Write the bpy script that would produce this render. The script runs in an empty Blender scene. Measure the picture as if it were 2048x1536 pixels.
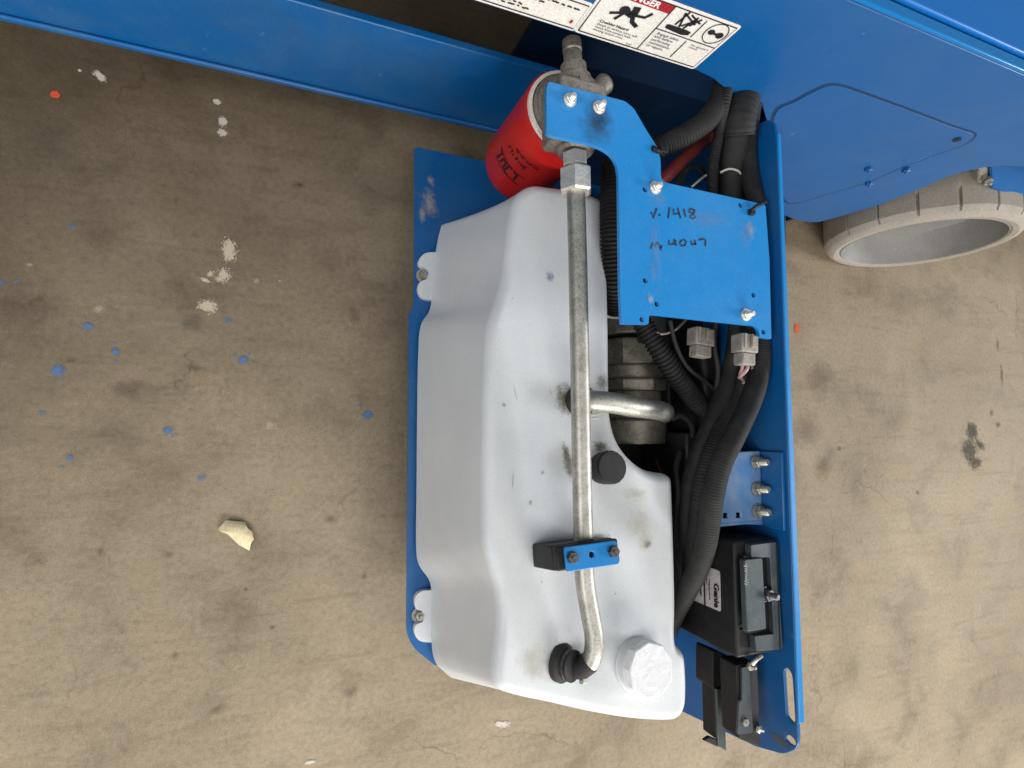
import bpy, bmesh, math, random
from mathutils import Vector, Matrix, noise
random.seed(7)
C = bpy.context.scene.collection
V = Vector
# ------------------------------------------------------------------ camera, world, lamps, exposure
F = 1110.0                       # focal length in pixels of the 2048 x 1536 photograph
HCAM = 1.0
_d = V((580 - 1024, -(850 - 768), -F)).normalized()          # where straight down lies in the picture
_Z = -_d
_X = (V((1, 0, 0)) - _Z * _Z.x).normalized()
_Y = _Z.cross(_X)
R = Matrix((_X, _Y, _Z))
O = V((0, 0, HCAM))
cam = bpy.data.cameras.new('camera'); cam.sensor_width = 36; cam.lens = F / 2048 * 36
cam.clip_start = .01; cam.clip_end = 100
co = bpy.data.objects.new('camera', cam); C.objects.link(co)
co.matrix_world = Matrix.Translation(O) @ R.to_4x4()
bpy.context.scene.camera = co

w = bpy.data.worlds.new('World'); bpy.context.scene.world = w; w.use_nodes = True
bg = w.node_tree.nodes['Background']
bg.inputs[0].default_value = (.86, .95, 1.0, 1); bg.inputs[1].default_value = .23

def lamp(name, loc, target, sx, sy, power, col):
    l = bpy.data.lights.new(name, 'AREA'); l.shape = 'RECTANGLE'; l.size = sx; l.size_y = sy
    l.energy = power; l.color = col
    o = bpy.data.objects.new(name, l); C.objects.link(o)
    o.location = loc; o.rotation_euler = (V(target) - V(loc)).to_track_quat('-Z', 'Y').to_euler()
    return o
lamp('ceiling_or_fill_lamp', (1.3, -3.2, 1.75), (.4, .2, .3), 2.6, 1.0, 140, (1, .96, .90))  # unseen low light from the viewer's side, reaching beneath the bracket
lamp('ceiling_or_fill_lamp', (-2.6, -1.2, 2.6), (.3, .2, .2), 2.2, 1.2, 68, (1, .98, .96))  # added fill from the left to lift the shadows
lamp('ceiling_or_fill_lamp', (.5, -.9, 4.2), (.5, 0, 0), 3.6, 1.2, 34, (1, .97, .92))
lamp('ceiling_or_fill_lamp', (6.5, -.9, 3.2), (1.0, .4, .3), 2.4, .8, 255, (.97, .98, 1))
sc = bpy.context.scene
sc.view_settings.view_transform = 'Standard'; sc.view_settings.look = 'None'
sc.view_settings.exposure = 0; sc.view_settings.gamma = 1

# ------------------------------------------------------------------ picture rays met with real planes
def ray(px, py): return R @ V((px - 1024, -(py - 768), -F))
def hit(px, py, p0, n):
    d = ray(px, py); n = V(n)
    return O + d * (n.dot(V(p0) - O) / n.dot(d))
def at(px, py, z): return hit(px, py, (0, 0, z), (0, 0, 1))
A = math.radians(-1.2)
U = V((math.cos(A), math.sin(A), 0)); NN = V((-math.sin(A), math.cos(A), 0)); ZZ = V((0, 0, 1))
WALL = .47
def wall(px, py, d=WALL): return hit(px, py, NN * d, NN)
def mw(s, t, z): return U * s + NN * t + ZZ * z            # machine frame: along, depth, height
XP = .62                                                     # inner face of the tray's side plate
def side(px, py, x=XP): return hit(px, py, (x, 0, 0), (1, 0, 0))
TN = V((0, .06, 1)).normalized(); TP = V((0, 0, .37))       # gently sloping tank top
def ttop(px, py, lift=0): return hit(px, py, TP + ZZ * lift, TN)

# ------------------------------------------------------------------ materials
def mat(name, col, rough=.5, metal=0, build=None, spec=.5):
    m = bpy.data.materials.new(name); m.use_nodes = True
    b = m.node_tree.nodes['Principled BSDF']
    b.inputs['Base Color'].default_value = (*col, 1); b.inputs['Roughness'].default_value = rough
    b.inputs['Metallic'].default_value = metal; b.inputs['Specular IOR Level'].default_value = spec
    if build: build(m.node_tree, b)
    return m
def nd(t, k, **kw):
    n = t.nodes.new(k)
    for a, v in kw.items(): setattr(n, a, v)
    return n
def coords(t, scale=(1, 1, 1), kind='Object'):
    tc = nd(t, 'ShaderNodeTexCoord'); mp = nd(t, 'ShaderNodeMapping')
    mp.inputs['Scale'].default_value = scale
    t.links.new(tc.outputs[kind], mp.inputs[0]); return mp.outputs[0]
def nz(t, co_, scale, detail=4, rough=.55, dist=0):
    n = nd(t, 'ShaderNodeTexNoise'); n.inputs['Scale'].default_value = scale; n.inputs['Detail'].default_value = detail
    n.inputs['Roughness'].default_value = rough; n.inputs['Distortion'].default_value = dist
    t.links.new(co_, n.inputs['Vector']); return n.outputs['Fac']
def ramp(t, fac, stops):
    r = nd(t, 'ShaderNodeValToRGB'); e = r.color_ramp.elements
    while len(e) < len(stops): e.new(.5)
    for k, (p, c) in enumerate(stops):
        e[k].position = p; e[k].color = (*c, 1) if len(c) == 3 else c
    t.links.new(fac, r.inputs[0]); return r.outputs[0]
def mix(t, a, b, fac, mode='MIX'):
    m = nd(t, 'ShaderNodeMix', data_type='RGBA', blend_type=mode)
    for s, v in ((0, fac), (6, a), (7, b)):
        if hasattr(v, 'is_output'): t.links.new(v, m.inputs[s])
        elif s == 0: m.inputs[0].default_value = v
        else: m.inputs[s].default_value = (*v, 1)
    return m.outputs[2]
def bump(t, b, h, strength, dist=.002):
    n = nd(t, 'ShaderNodeBump'); n.inputs['Strength'].default_value = strength; n.inputs['Distance'].default_value = dist
    t.links.new(h, n.inputs['Height']); t.links.new(n.outputs[0], b.inputs['Normal'])
g = lambda v: (v, v, v)

def floor_build(t, b):
    c = coords(t)
    big = nz(t, c, 1.7, 5, .6, .4); mid = nz(t, c, 7, 6, .65, .3); fine = nz(t, c, 110, 3, .7); grit = nz(t, c, 420, 2, .6)
    col = ramp(t, big, [(.28, (.238, .186, .124)), (.5, (.312, .250, .172)), (.72, (.385, .312, .220))])
    col = mix(t, col, ramp(t, mid, [(.28, (.56, .53, .49)), (.48, g(.95)), (.75, (1.14, 1.12, 1.09))]), .85, 'MULTIPLY')
    col = mix(t, col, ramp(t, fine, [(.30, g(.70)), (.5, g(1)), (.72, g(1.25))]), .55, 'MULTIPLY')
    col = mix(t, col, ramp(t, grit, [(.32, g(.55)), (.5, g(1)), (.7, g(1.4))]), .30, 'MULTIPLY')
    # dirt and shade painted in: a wide dark stain along the machine's side
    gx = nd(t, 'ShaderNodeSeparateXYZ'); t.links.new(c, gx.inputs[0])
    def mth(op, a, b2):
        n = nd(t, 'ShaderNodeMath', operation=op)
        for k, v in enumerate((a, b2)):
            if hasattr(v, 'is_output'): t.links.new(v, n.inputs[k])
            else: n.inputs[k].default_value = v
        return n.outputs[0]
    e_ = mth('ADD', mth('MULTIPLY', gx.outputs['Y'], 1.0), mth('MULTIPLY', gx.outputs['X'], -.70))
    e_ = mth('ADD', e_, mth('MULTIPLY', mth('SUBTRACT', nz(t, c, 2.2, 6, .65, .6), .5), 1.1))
    fac = mth('MULTIPLY', ramp(t, e_, [(-.05, g(0)), (.75, g(1))]), ramp(t, gx.outputs['Y'], [(.56, g(1)), (.70, g(0))]))  # painted darkening fades out beneath the lift to keep that floor lighter
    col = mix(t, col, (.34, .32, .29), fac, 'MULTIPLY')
    # faint trowel streaks and small dark grease specks
    st = nz(t, coords(t, (3, 26, 1)), 1.6, 5, .6, .6)
    col = mix(t, col, ramp(t, st, [(.30, (.72, .69, .66)), (.48, g(1))]), .45, 'MULTIPLY')
    wv = nd(t, 'ShaderNodeVectorMath', operation='ADD'); nn_ = nd(t, 'ShaderNodeTexNoise'); nn_.inputs['Scale'].default_value = 5; nn_.inputs['Detail'].default_value = 6
    t.links.new(c, nn_.inputs['Vector']); sv = nd(t, 'ShaderNodeVectorMath', operation='SCALE'); sv.inputs['Scale'].default_value = .32
    t.links.new(nn_.outputs['Color'], sv.inputs[0]); t.links.new(c, wv.inputs[0]); t.links.new(sv.outputs[0], wv.inputs[1])
    vo = nd(t, 'ShaderNodeTexVoronoi', feature='DISTANCE_TO_EDGE'); vo.inputs['Scale'].default_value = 2.1; t.links.new(wv.outputs[0], vo.inputs['Vector'])
    ck = mth('MULTIPLY', ramp(t, vo.outputs['Distance'], [(.0, g(1)), (.006, g(0))]), ramp(t, nz(t, c, 4.5, 2, .5), [(.52, g(0)), (.66, g(.55))]))
    col = mix(t, col, (.35, .32, .28), ck, 'MULTIPLY')
    ag = nd(t, 'ShaderNodeTexVoronoi'); ag.inputs['Scale'].default_value = 130; t.links.new(c, ag.inputs['Vector'])
    col = mix(t, col, ramp(t, ag.outputs['Color'], [(.0, g(.80)), (.55, g(1)), (1, g(1.16))]), .14, 'MULTIPLY')
    sp = nz(t, c, 24, 2, .5)
    col = mix(t, col, ramp(t, sp, [(.72, g(1)), (.80, (.45, .42, .40))]), .6, 'MULTIPLY')
    t.links.new(col, b.inputs['Base Color'])
    t.links.new(ramp(t, mid, [(.3, g(.62)), (.7, g(.88))]), b.inputs['Roughness'])
    bump(t, b, grit, .2, .001)
M = {}
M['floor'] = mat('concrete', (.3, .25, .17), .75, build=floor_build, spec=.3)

def blue_build(base, dust, dfac, wear=0.0, sc_=9):
    def f(t, b):
        c = coords(t)
        n1 = nz(t, c, sc_, 5, .65, .4); n2 = nz(t, c, 60, 4, .7); n3 = nz(t, c, 500, 2, .6)
        col = mix(t, base, dust, ramp(t, n1, [(.42, g(0)), (.78, g(dfac))]))
        col = mix(t, col, ramp(t, n3, [(.3, g(.82)), (.7, g(1.15))]), .5, 'MULTIPLY')
        sm_ = nz(t, c, 3.2, 6, .7, 1.0)
        col = mix(t, col, (.05, .075, .10), ramp(t, sm_, [(.55, g(0)), (.80, g(.42))]))
        sc_n = nz(t, coords(t, (7, 90, 7)), 5, 4, .6, .8)
        col = mix(t, col, (.16, .27, .42), ramp(t, sc_n, [(.69, g(0)), (.73, g(.32))]))
        if wear:
            col = mix(t, col, (.42, .40, .36), ramp(t, n2, [(.66, g(0)), (.74, g(wear))]))
        t.links.new(col, b.inputs['Base Color'])
        t.links.new(ramp(t, n2, [(.3, g(.30)), (.7, g(.40))]), b.inputs['Roughness'])
        bump(t, b, n3, .06, .0006)
    return f
M['blue'] = mat('blue_paint', (.012, .14, .46), .35, build=blue_build((.001, .088, .285), (.04, .14, .29), .25))
M['blue_gloss'] = mat('glossy_blue_edge', (.003, .15, .42), .16)
M['blue_deck'] = mat('deck_blue_paint', (.002, .155, .50), .38, build=blue_build((.001, .130, .450), (.03, .18, .42), .15))
M['blue_bracket'] = mat('bright_blue_paint', (.012, .17, .56), .35, build=blue_build((.010, .220, .570), (.15, .31, .53), .28, .1, 3.5))
M['blue_tray'] = mat('tray_blue_paint', (.012, .13, .4), .4, build=blue_build((.002, .105, .330), (.08, .17, .27), .35, .15))
M['blue_shaded'] = mat('shaded_blue_paint', (.004, .04, .12), .5, build=blue_build((.002, .018, .055), (.012, .018, .03), .4))  # the blue paint darkened to carry the bay's deep shade
M['blue_gap'] = mat('shut_line_blue', (.002, .03, .09), .5)
M['blue_worn'] = mat('worn_pale_blue_paint', (.08, .25, .52), .4, build=blue_build((.04, .21, .52), (.38, .42, .46), .9, .5))

def tank_build(t, b):
    c = coords(t)
    n1 = nz(t, c, 6, 4, .6, .3); n2 = nz(t, c, 45, 4, .7, .2); n3 = nz(t, c, 700, 2, .5); n4 = nz(t, c, 26, 2, .5)
    col = ramp(t, n1, [(.3, (.63, .65, .665)), (.6, (.70, .715, .73))])
    col = mix(t, col, (.50, .49, .43), ramp(t, n2, [(.60, g(0)), (.80, g(.22))]))
    col = mix(t, col, (.12, .11, .09), ramp(t, n4, [(.785, g(0)), (.82, g(.5))]))
    col = mix(t, col, ramp(t, n3, [(.3, g(.86)), (.7, g(1.08))]), .6, 'MULTIPLY')
    t.links.new(col, b.inputs['Base Color'])
    b.inputs['Subsurface Weight'].default_value = .25; b.inputs['Subsurface Radius'].default_value = (.02, .02, .02)
    b.inputs['Subsurface Scale'].default_value = .4
    bump(t, b, n3, .12, .0008)
M['tank'] = mat('translucent_white_plastic', (.78, .79, .8), .48, build=tank_build)
def cap_build(t, b):
    n1 = nz(t, coords(t), 60, 4, .65, 1.2); t.links.new(ramp(t, n1, [(.35, (.72, .72, .73)), (.6, (.83, .83, .84))]), b.inputs['Base Color']); bump(t, b, n1, .5, .002)
M['cap_white'] = mat('white_cap_plastic', (.76, .76, .78), .5, build=cap_build)

def metal_build(c1, c2, rust=0.0, sc_=60, spk=.42):
    def f(t, b):
        c = coords(t)
        n1 = nz(t, c, sc_, 5, .7, .3); n2 = nz(t, c, 420, 3, .7)
        col = ramp(t, n1, [(.3, c1), (.7, c2)])
        col = mix(t, col, ramp(t, n2, [(.36, g(spk)), (.52, g(1)), (.7, g(1.15))]), .7, 'MULTIPLY')
        if rust: col = mix(t, col, (.28, .13, .06), ramp(t, n1, [(.58, g(0)), (.72, g(rust))]))
        t.links.new(col, b.inputs['Base Color'])
        t.links.new(ramp(t, n2, [(.3, g(.40)), (.7, g(.58))]), b.inputs['Roughness'])
        bump(t, b, n2, .12, .0006)
    return f
M['zinc'] = mat('zinc_plated_steel', (.6, .57, .48), .38, .9, metal_build((.38, .365, .32), (.60, .585, .53), 0, 50, .6))
M['zinc_bright'] = mat('bright_zinc', (.8, .78, .72), .3, .85, metal_build((.70, .67, .60), (.90, .88, .82), .12, 30, .78))
M['cast'] = mat('cast_metal', (.35, .32, .27), .6, .55, metal_build((.22, .20, .17), (.42, .39, .33), .7, 40))
M['pump'] = mat('pump_metal', (.25, .22, .16), .5, .6, metal_build((.22, .19, .14), (.52, .48, .41), .4, 50))
M['bolt_dark'] = mat('dark_bolt_steel', (.12, .12, .13), .4, .8, metal_build((.07, .07, .08), (.22, .21, .21)))

def dusty(base, dust, f0=.5, sc_=40):
    def f(t, b):
        c = coords(t)
        n1 = nz(t, c, sc_, 5, .7); n2 = nz(t, c, 350, 2, .6)
        col = mix(t, base, dust, ramp(t, n1, [(.4, g(0)), (.78, g(f0))]))
        col = mix(t, col, ramp(t, n2, [(.3, g(.7)), (.7, g(1.3))]), .5, 'MULTIPLY')
        t.links.new(col, b.inputs['Base Color']); bump(t, b, n2, .15, .0006)
    return f
M['black'] = mat('black_plastic', (.018, .018, .02), .55, spec=.35, build=dusty((.009, .009, .0095), (.035, .033, .031)))
M['conduit'] = mat('dusty_black_conduit', (.03, .03, .03), .7, spec=.3, build=dusty((.013, .013, .013), (.048, .046, .043), .6, 30))
M['lit_plastic'] = mat('lit_plastic', (.13, .16, .17), .45, build=dusty((.035, .048, .054), (.09, .10, .105), .7, 30))  # black plastic greyed for upward faces, light painted into the colour
M['rubber'] = mat('black_rubber', (.014, .014, .014), .7, build=dusty((.014, .013, .013), (.05, .045, .04)))
M['red'] = mat('red_filter_paint', (.50, .012, .012), .35, build=dusty((.56, .012, .010), (.42, .04, .03), .6, 12))
M['dark_red'] = mat('dark_red_rubber', (.25, .03, .03), .5, build=dusty((.22, .022, .022), (.32, .09, .08)))
M['red_wire'] = mat('dull_red_wire', (.16, .02, .02), .5)
M['pink_wire'] = mat('pale_pink_wire', (.55, .33, .32), .4)
M['gasket'] = mat('white_gasket', (.74, .70, .62), .6, build=dusty((.76, .72, .64), (.5, .45, .38)))
M['tyre'] = mat('grey_nonmarking_rubber', (.3, .28, .24), .85, build=dusty((.31, .28, .24), (.40, .355, .29), .9, 14), spec=.2)
M['rim'] = mat('grey_rim_paint', (.4, .4, .38), .55, build=dusty((.23, .225, .215), (.17, .165, .155), .7, 10))
M['connector'] = mat('grey_connector_plastic', (.28, .27, .24), .5, build=dusty((.32, .30, .26), (.13, .11, .09), .8, 60))
M['decal'] = mat('off_white_vinyl', (.78, .75, .70), .5, build=dusty((.80, .765, .71), (.66, .62, .56), .5, 30))
M['ink'] = mat('black_ink', (.012, .010, .012), .55)
M['red_black'] = mat('faded_dark_print', (.035, .008, .008), .6)
M['marker'] = mat('marker_ink', (.02, .022, .03), .6)
M['red_ink'] = mat('red_ink', (.36, .014, .018), .5)
M['white_ink'] = mat('white_ink', (.82, .78, .76), .5)
M['label'] = mat('grey_white_label', (.55, .52, .50), .5, build=dusty((.58, .54, .53), (.30, .28, .28), .8, 90))
M['tie'] = mat('pale_cable_tie', (.58, .60, .50), .45)
M['paper'] = mat('cream_paper', (.78, .70, .50), .8, build=dusty((.84, .72, .45), (.60, .50, .30), .7, 60))
M['hole'] = mat('dark_recess', (.006, .008, .012), .8)

def splat(name, col, lo=.42, hi=.60, grain=14, strength=1.0):
    m = bpy.data.materials.new(name); m.use_nodes = True; t = m.node_tree
    b = t.nodes['Principled BSDF']; b.inputs['Base Color'].default_value = (*col, 1); b.inputs['Roughness'].default_value = .8
    b.inputs['Specular IOR Level'].default_value = .2
    tc = nd(t, 'ShaderNodeTexCoord'); oi = nd(t, 'ShaderNodeObjectInfo')
    add = nd(t, 'ShaderNodeVectorMath', operation='ADD'); sc2 = nd(t, 'ShaderNodeVectorMath', operation='SCALE')
    cmb = nd(t, 'ShaderNodeCombineXYZ')
    for k in range(3): t.links.new(oi.outputs['Random'], cmb.inputs[k])
    sc2.inputs['Scale'].default_value = 40; t.links.new(cmb.outputs[0], sc2.inputs[0])
    t.links.new(tc.outputs['Object'], add.inputs[0]); t.links.new(sc2.outputs[0], add.inputs[1])
    big = nz(t, add.outputs[0], 1.6, 3, .6); sm = nz(t, add.outputs[0], grain, 3, .75)
    ln = nd(t, 'ShaderNodeVectorMath', operation='LENGTH'); t.links.new(tc.outputs['Object'], ln.inputs[0])
    def mth(op, a, c2):
        n = nd(t, 'ShaderNodeMath', operation=op)
        for k, v in enumerate((a, c2)):
            if hasattr(v, 'is_output'): t.links.new(v, n.inputs[k])
            else: n.inputs[k].default_value = v
        return n.outputs[0]
    fall = mth('SUBTRACT', 1.0, ln.outputs['Value'])                       # 1 centre, 0 rim
    v = mth('ADD', mth('MULTIPLY', fall, .75), mth('MULTIPLY', big, .45))
    v = mth('ADD', v, mth('MULTIPLY', mth('SUBTRACT', sm, .5), .9))
    a = ramp(t, v, [(lo, g(0)), (hi, g(strength))])
    t.links.new(a, b.inputs['Alpha'])
    return m
M['s_blue'] = splat('blue_paint_spot', (.11, .22, .45), .44, .74, 6, .8)
M['s_bluefaint'] = splat('faint_blue_spot', (.12, .22, .42), .5, .9, 4, .55)
M['s_cream'] = splat('cream_residue', (.66, .56, .41), .56, .72, 9, .85)
M['s_creamfaint'] = splat('faint_cream_residue', (.56, .46, .33), .45, .9, 5, .6)
M['s_white'] = splat('white_residue', (.62, .58, .50), .45, .62, 5, .9)
M['s_dark'] = splat('dark_oil_spot', (.10, .086, .07), .42, 1.1, 2, .30)
M['s_dot'] = splat('small_dark_spot', (.08, .062, .05), .42, .9, 3, .42)
M['s_orange'] = splat('orange_paint_spot', (.70, .10, .05), .36, .5, 2, .95)
M['s_scuff'] = splat('pale_scuff', (.50, .47, .42), .52, .95, 6, .6)
M['s_faint'] = splat('faint_rub_mark', (.22, .33, .48), .45, 1.0, 6, .28)
M['s_smudge'] = splat('dark_smudge', (.045, .075, .11), .40, 1.1, 3, .55)
M['s_oil'] = splat('brown_oil_film', (.17, .145, .09), .50, .95, 5, .75)
M['s_grime'] = splat('black_grime', (.03, .027, .022), .48, 1.05, 5, .65)
M['s_yellow'] = splat('yellow_stain_or_shade', (.55, .50, .33), .45, 1.0, 3, .35)
M['s_streak'] = splat('tread_mark', (.09, .085, .065), .55, .80, 6, .75)

# ------------------------------------------------------------------ object helpers
W = {}
def link(o, parent=None, world=None):
    C.objects.link(o); W[o.name] = world if world is not None else Matrix.Identity(4)
    if parent is not None:
        o.parent = parent; o.matrix_basis = W[parent.name].inverted() @ W[o.name]
    else: o.matrix_basis = W[o.name]
    return o
def tag(o, label=None, cat=None, group=None, kind=None):
    if label: o['label'] = label
    if cat: o['category'] = cat
    if group: o['group'] = group
    if kind: o['kind'] = kind
    return o
def thing(name, loc, label, cat, group=None):
    o = bpy.data.objects.new(name, None); o.empty_display_size = .05
    link(o, None, Matrix.Translation(loc)); return tag(o, label, cat, group)
def smooth(me, ang=35):
    for p in me.polygons: p.use_smooth = True
    try: me.set_sharp_from_angle(angle=math.radians(ang))
    except Exception: pass
def mesh_obj(name, me, m, parent=None, world=None, bevel=0, segs=2, sm=True, ang=35):
    me.materials.clear(); me.materials.append(M[m])
    if sm: smooth(me, ang)
    o = bpy.data.objects.new(name, me); link(o, parent, world)
    if bevel:
        b = o.modifiers.new('bevel', 'BEVEL'); b.width = bevel; b.segments = segs; b.limit_method = 'ANGLE'; b.angle_limit = math.radians(40)
    return o
def bm_obj(name, bm, m, parent=None, world=None, **k):
    bmesh.ops.recalc_face_normals(bm, faces=bm.faces)
    me = bpy.data.meshes.new(name); bm.to_mesh(me); bm.free()
    return mesh_obj(name, me, m, parent, world, **k)
def frame(o, ex, ey):
    ex = V(ex).normalized(); ez = ex.cross(V(ey)).normalized(); ey = ez.cross(ex)
    m = Matrix((ex, ey, ez)).transposed().to_4x4(); m.translation = o; return m
def axis_frame(o, ez):
    ez = V(ez).normalized(); t_ = V((1, 0, 0)) if abs(ez.x) < .8 else V((0, 1, 0))
    ex = (t_ - ez * t_.dot(ez)).normalized(); return frame(o, ex, ez.cross(ex))
_dg = None
def curve_mesh(cu):
    o = bpy.data.objects.new('tmp', cu); C.objects.link(o); bpy.context.view_layer.update()
    me = bpy.data.meshes.new_from_object(o.evaluated_get(bpy.context.evaluated_depsgraph_get()))
    bpy.data.objects.remove(o); bpy.data.curves.remove(cu); return me
def circ(c, r, n=16, ry=None): return [(c[0] + r * math.cos(2 * math.pi * k / n), c[1] + (ry or r) * math.sin(2 * math.pi * k / n)) for k in range(n)]
def plate(name, pts, holes, th, fr, m, parent=None, bevel=.0012, **k):
    """flat sheet: outline and holes are 2D points in the frame fr; its outer face lies in the frame's plane"""
    cu = bpy.data.curves.new('tmp', 'CURVE'); cu.dimensions = '2D'; cu.fill_mode = 'BOTH'; cu.extrude = th / 2
    for pl in [pts] + list(holes):
        s = cu.splines.new('POLY'); s.points.add(len(pl) - 1); s.use_cyclic_u = True
        for p, q in zip(s.points, pl): p.co = (q[0], q[1], 0, 1)
    me = curve_mesh(cu); me.transform(Matrix.Translation((0, 0, -th / 2))); me.transform(fr)
    bm = bmesh.new(); bm.from_mesh(me); bmesh.ops.remove_doubles(bm, verts=bm.verts, dist=1e-6)
    bmesh.ops.dissolve_limit(bm, angle_limit=math.radians(.5), verts=bm.verts, edges=bm.edges)
    bmesh.ops.triangulate(bm, faces=[f for f in bm.faces if len(f.verts) > 4])
    me2 = bpy.data.meshes.new(name); bm.to_mesh(me2); bm.free(); bpy.data.meshes.remove(me)
    return mesh_obj(name, me2, m, parent, bevel=bevel, **k)
def loc2(fr, p):
    q = fr.inverted() @ p; return (q.x, q.y)
def rounded(pts, r=.01, n=4):
    """round the corners of a 2D outline; an entry may carry its own radius as third value"""
    out = []; L = len(pts)
    for i in range(L):
        p0, p1, p2 = V(pts[i - 1][:2]), V(pts[i][:2]), V(pts[(i + 1) % L][:2])
        rr = pts[i][2] if len(pts[i]) > 2 else r
        a, b = (p0 - p1), (p2 - p1); rr = min(rr, a.length * .45, b.length * .45)
        if rr < 1e-4: out.append(tuple(p1)); continue
        a.normalize(); b.normalize()
        for k in range(n + 1):
            t = k / n; q = (p1 + a * rr) * (1 - t) ** 2 + p1 * 2 * t * (1 - t) + (p1 + b * rr) * t ** 2
            out.append(tuple(q))
    return out
def catmull(pts, n=8, closed=False):
    P = [V(p) for p in pts]; L = len(P); out = []
    rng = range(L) if closed else range(L - 1)
    for i in rng:
        p1, p2 = P[i], P[(i + 1) % L]
        p0 = P[i - 1] if (closed or i > 0) else p1 * 2 - p2
        p3 = P[(i + 2) % L] if (closed or i + 2 < L) else p2 * 2 - p1
        for k in range(n):
            t = k / n
            out.append(.5 * ((2 * p1) + (p2 - p0) * t + (2 * p0 - 5 * p1 + 4 * p2 - p3) * t * t + (3 * p1 - p0 - 3 * p2 + p3) * t ** 3))
    if not closed: out.append(P[-1])
    return out
def resample(path, step):
    out = [path[0]]; acc = 0
    for a, b in zip(path, path[1:]):
        l = (b - a).length; pos = step - acc
        while pos <= l:
            out.append(a.lerp(b, pos / l)); pos += step
        acc = (acc + l) % step if l + acc >= step else acc + l
    if (out[-1] - path[-1]).length > step * .3: out.append(path[-1])
    return out
def tube_bm(path, rad, sides=16, cap=True, bm=None, bulge=0):
    bm = bm or bmesh.new(); n = len(path); rings = []
    t0 = (path[1] - path[0]).normalized(); up = t0.orthogonal().normalized()
    for i, p in enumerate(path):
        t = (path[min(i + 1, n - 1)] - path[max(i - 1, 0)]).normalized()
        up = (up - t * up.dot(t)).normalized(); sd = t.cross(up)
        r = rad(i) if callable(rad) else rad
        rings.append([bm.verts.new(p + (up * math.cos(2 * math.pi * k / sides) + sd * math.sin(2 * math.pi * k / sides)) * r) for k in range(sides)])
    for a, b in zip(rings, rings[1:]):
        for k in range(sides): bm.faces.new((a[k], a[(k + 1) % sides], b[(k + 1) % sides], b[k]))
    if cap: bm.faces.new(rings[0]); bm.faces.new(rings[-1])
    return bm
def tube(name, pts, r, m, parent=None, step=.006, sides=16, **k):
    return bm_obj(name, tube_bm(resample(catmull(pts, 12), step), r, sides), m, parent, **k)
def corrugated(name, pts, r, m='conduit', parent=None, pitch=.0046, depth=.07):
    path = resample(catmull(pts, 14), pitch / 4); seq = (1, 1, 1 - depth * 2, 1 - depth * 2)
    return bm_obj(name, tube_bm(path, lambda i: r * seq[i % 4], 20), m, parent, ang=25)
def lathe_bm(prof, n=40, bm=None, mtx=None, close=False):
    bm = bm or bmesh.new(); rings = []
    for r, z in prof:
        if r < 1e-6: rings.append([bm.verts.new((0, 0, z))])
        else: rings.append([bm.verts.new((r * math.cos(2 * math.pi * k / n), r * math.sin(2 * math.pi * k / n), z)) for k in range(n)])
    for a, b in zip(rings, rings[1:]):
        for k in range(n):
            q = (k + 1) % n
            if len(a) == 1 and len(b) == 1: continue
            if len(a) == 1: bm.faces.new((a[0], b[k], b[q]))
            elif len(b) == 1: bm.faces.new((a[k], a[q], b[0]))
            else: bm.faces.new((a[k], a[q], b[q], b[k]))
    if close:
        for rr in (rings[0], rings[-1]):
            if len(rr) > 1: bm.faces.new(rr)
    return bm
def lathe(name, prof, m, parent=None, world=None, n=40, **k):
    return bm_obj(name, lathe_bm(prof, n, close=True), m, parent, world, **k)
def box_bm(lo, hi, bm=None, fr=None):
    bm = bm or bmesh.new()
    v = [bm.verts.new((x, y, z)) for x in (lo[0], hi[0]) for y in (lo[1], hi[1]) for z in (lo[2], hi[2])]
    for f in ((0, 1, 3, 2), (4, 6, 7, 5), (0, 4, 5, 1), (2, 3, 7, 6), (0, 2, 6, 4), (1, 5, 7, 3)): bm.faces.new([v[i] for i in f])
    if fr:
        for q in v: q.co = fr @ q.co
    return bm
def box(name, lo, hi, m, parent=None, world=None, bevel=.0015, **k):
    return bm_obj(name, box_bm(lo, hi), m, parent, world, bevel=bevel, **k)
def ribbon(pts, normal, wd, bm=None):
    bm = bm or bmesh.new(); n = V(normal).normalized(); prev = None
    for i, p in enumerate(pts):
        a = pts[max(i - 1, 0)]; b = pts[min(i + 1, len(pts) - 1)]
        t = (b - a); t = t.normalized() if t.length > 1e-9 else V((1, 0, 0))
        s = n.cross(t).normalized() * wd / 2
        cur = (bm.verts.new(p - s), bm.verts.new(p + s))
        if prev: bm.faces.new((prev[0], cur[0], cur[1], prev[1]))
        prev = cur
    return bm
def text_mesh(s, size, ax='LEFT', bold=0, shear=0):
    cu = bpy.data.curves.new('tmp', 'FONT'); cu.body = s; cu.size = size; cu.align_x = ax; cu.offset = bold; cu.shear = shear
    cu.space_line = .92; cu.resolution_u = 3
    return curve_mesh(cu)
_hex = {}
def hexnut_mesh(r, h):
    k = ('h', r, h)
    if k not in _hex:
        bm = lathe_bm([(0, 0), (r, 0), (r, h * .8), (r * .86, h), (0, h)], 6)
        bmesh.ops.recalc_face_normals(bm, faces=bm.faces); me = bpy.data.meshes.new('nut'); bm.to_mesh(me); bm.free(); _hex[k] = me
    return _hex[k]
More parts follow.
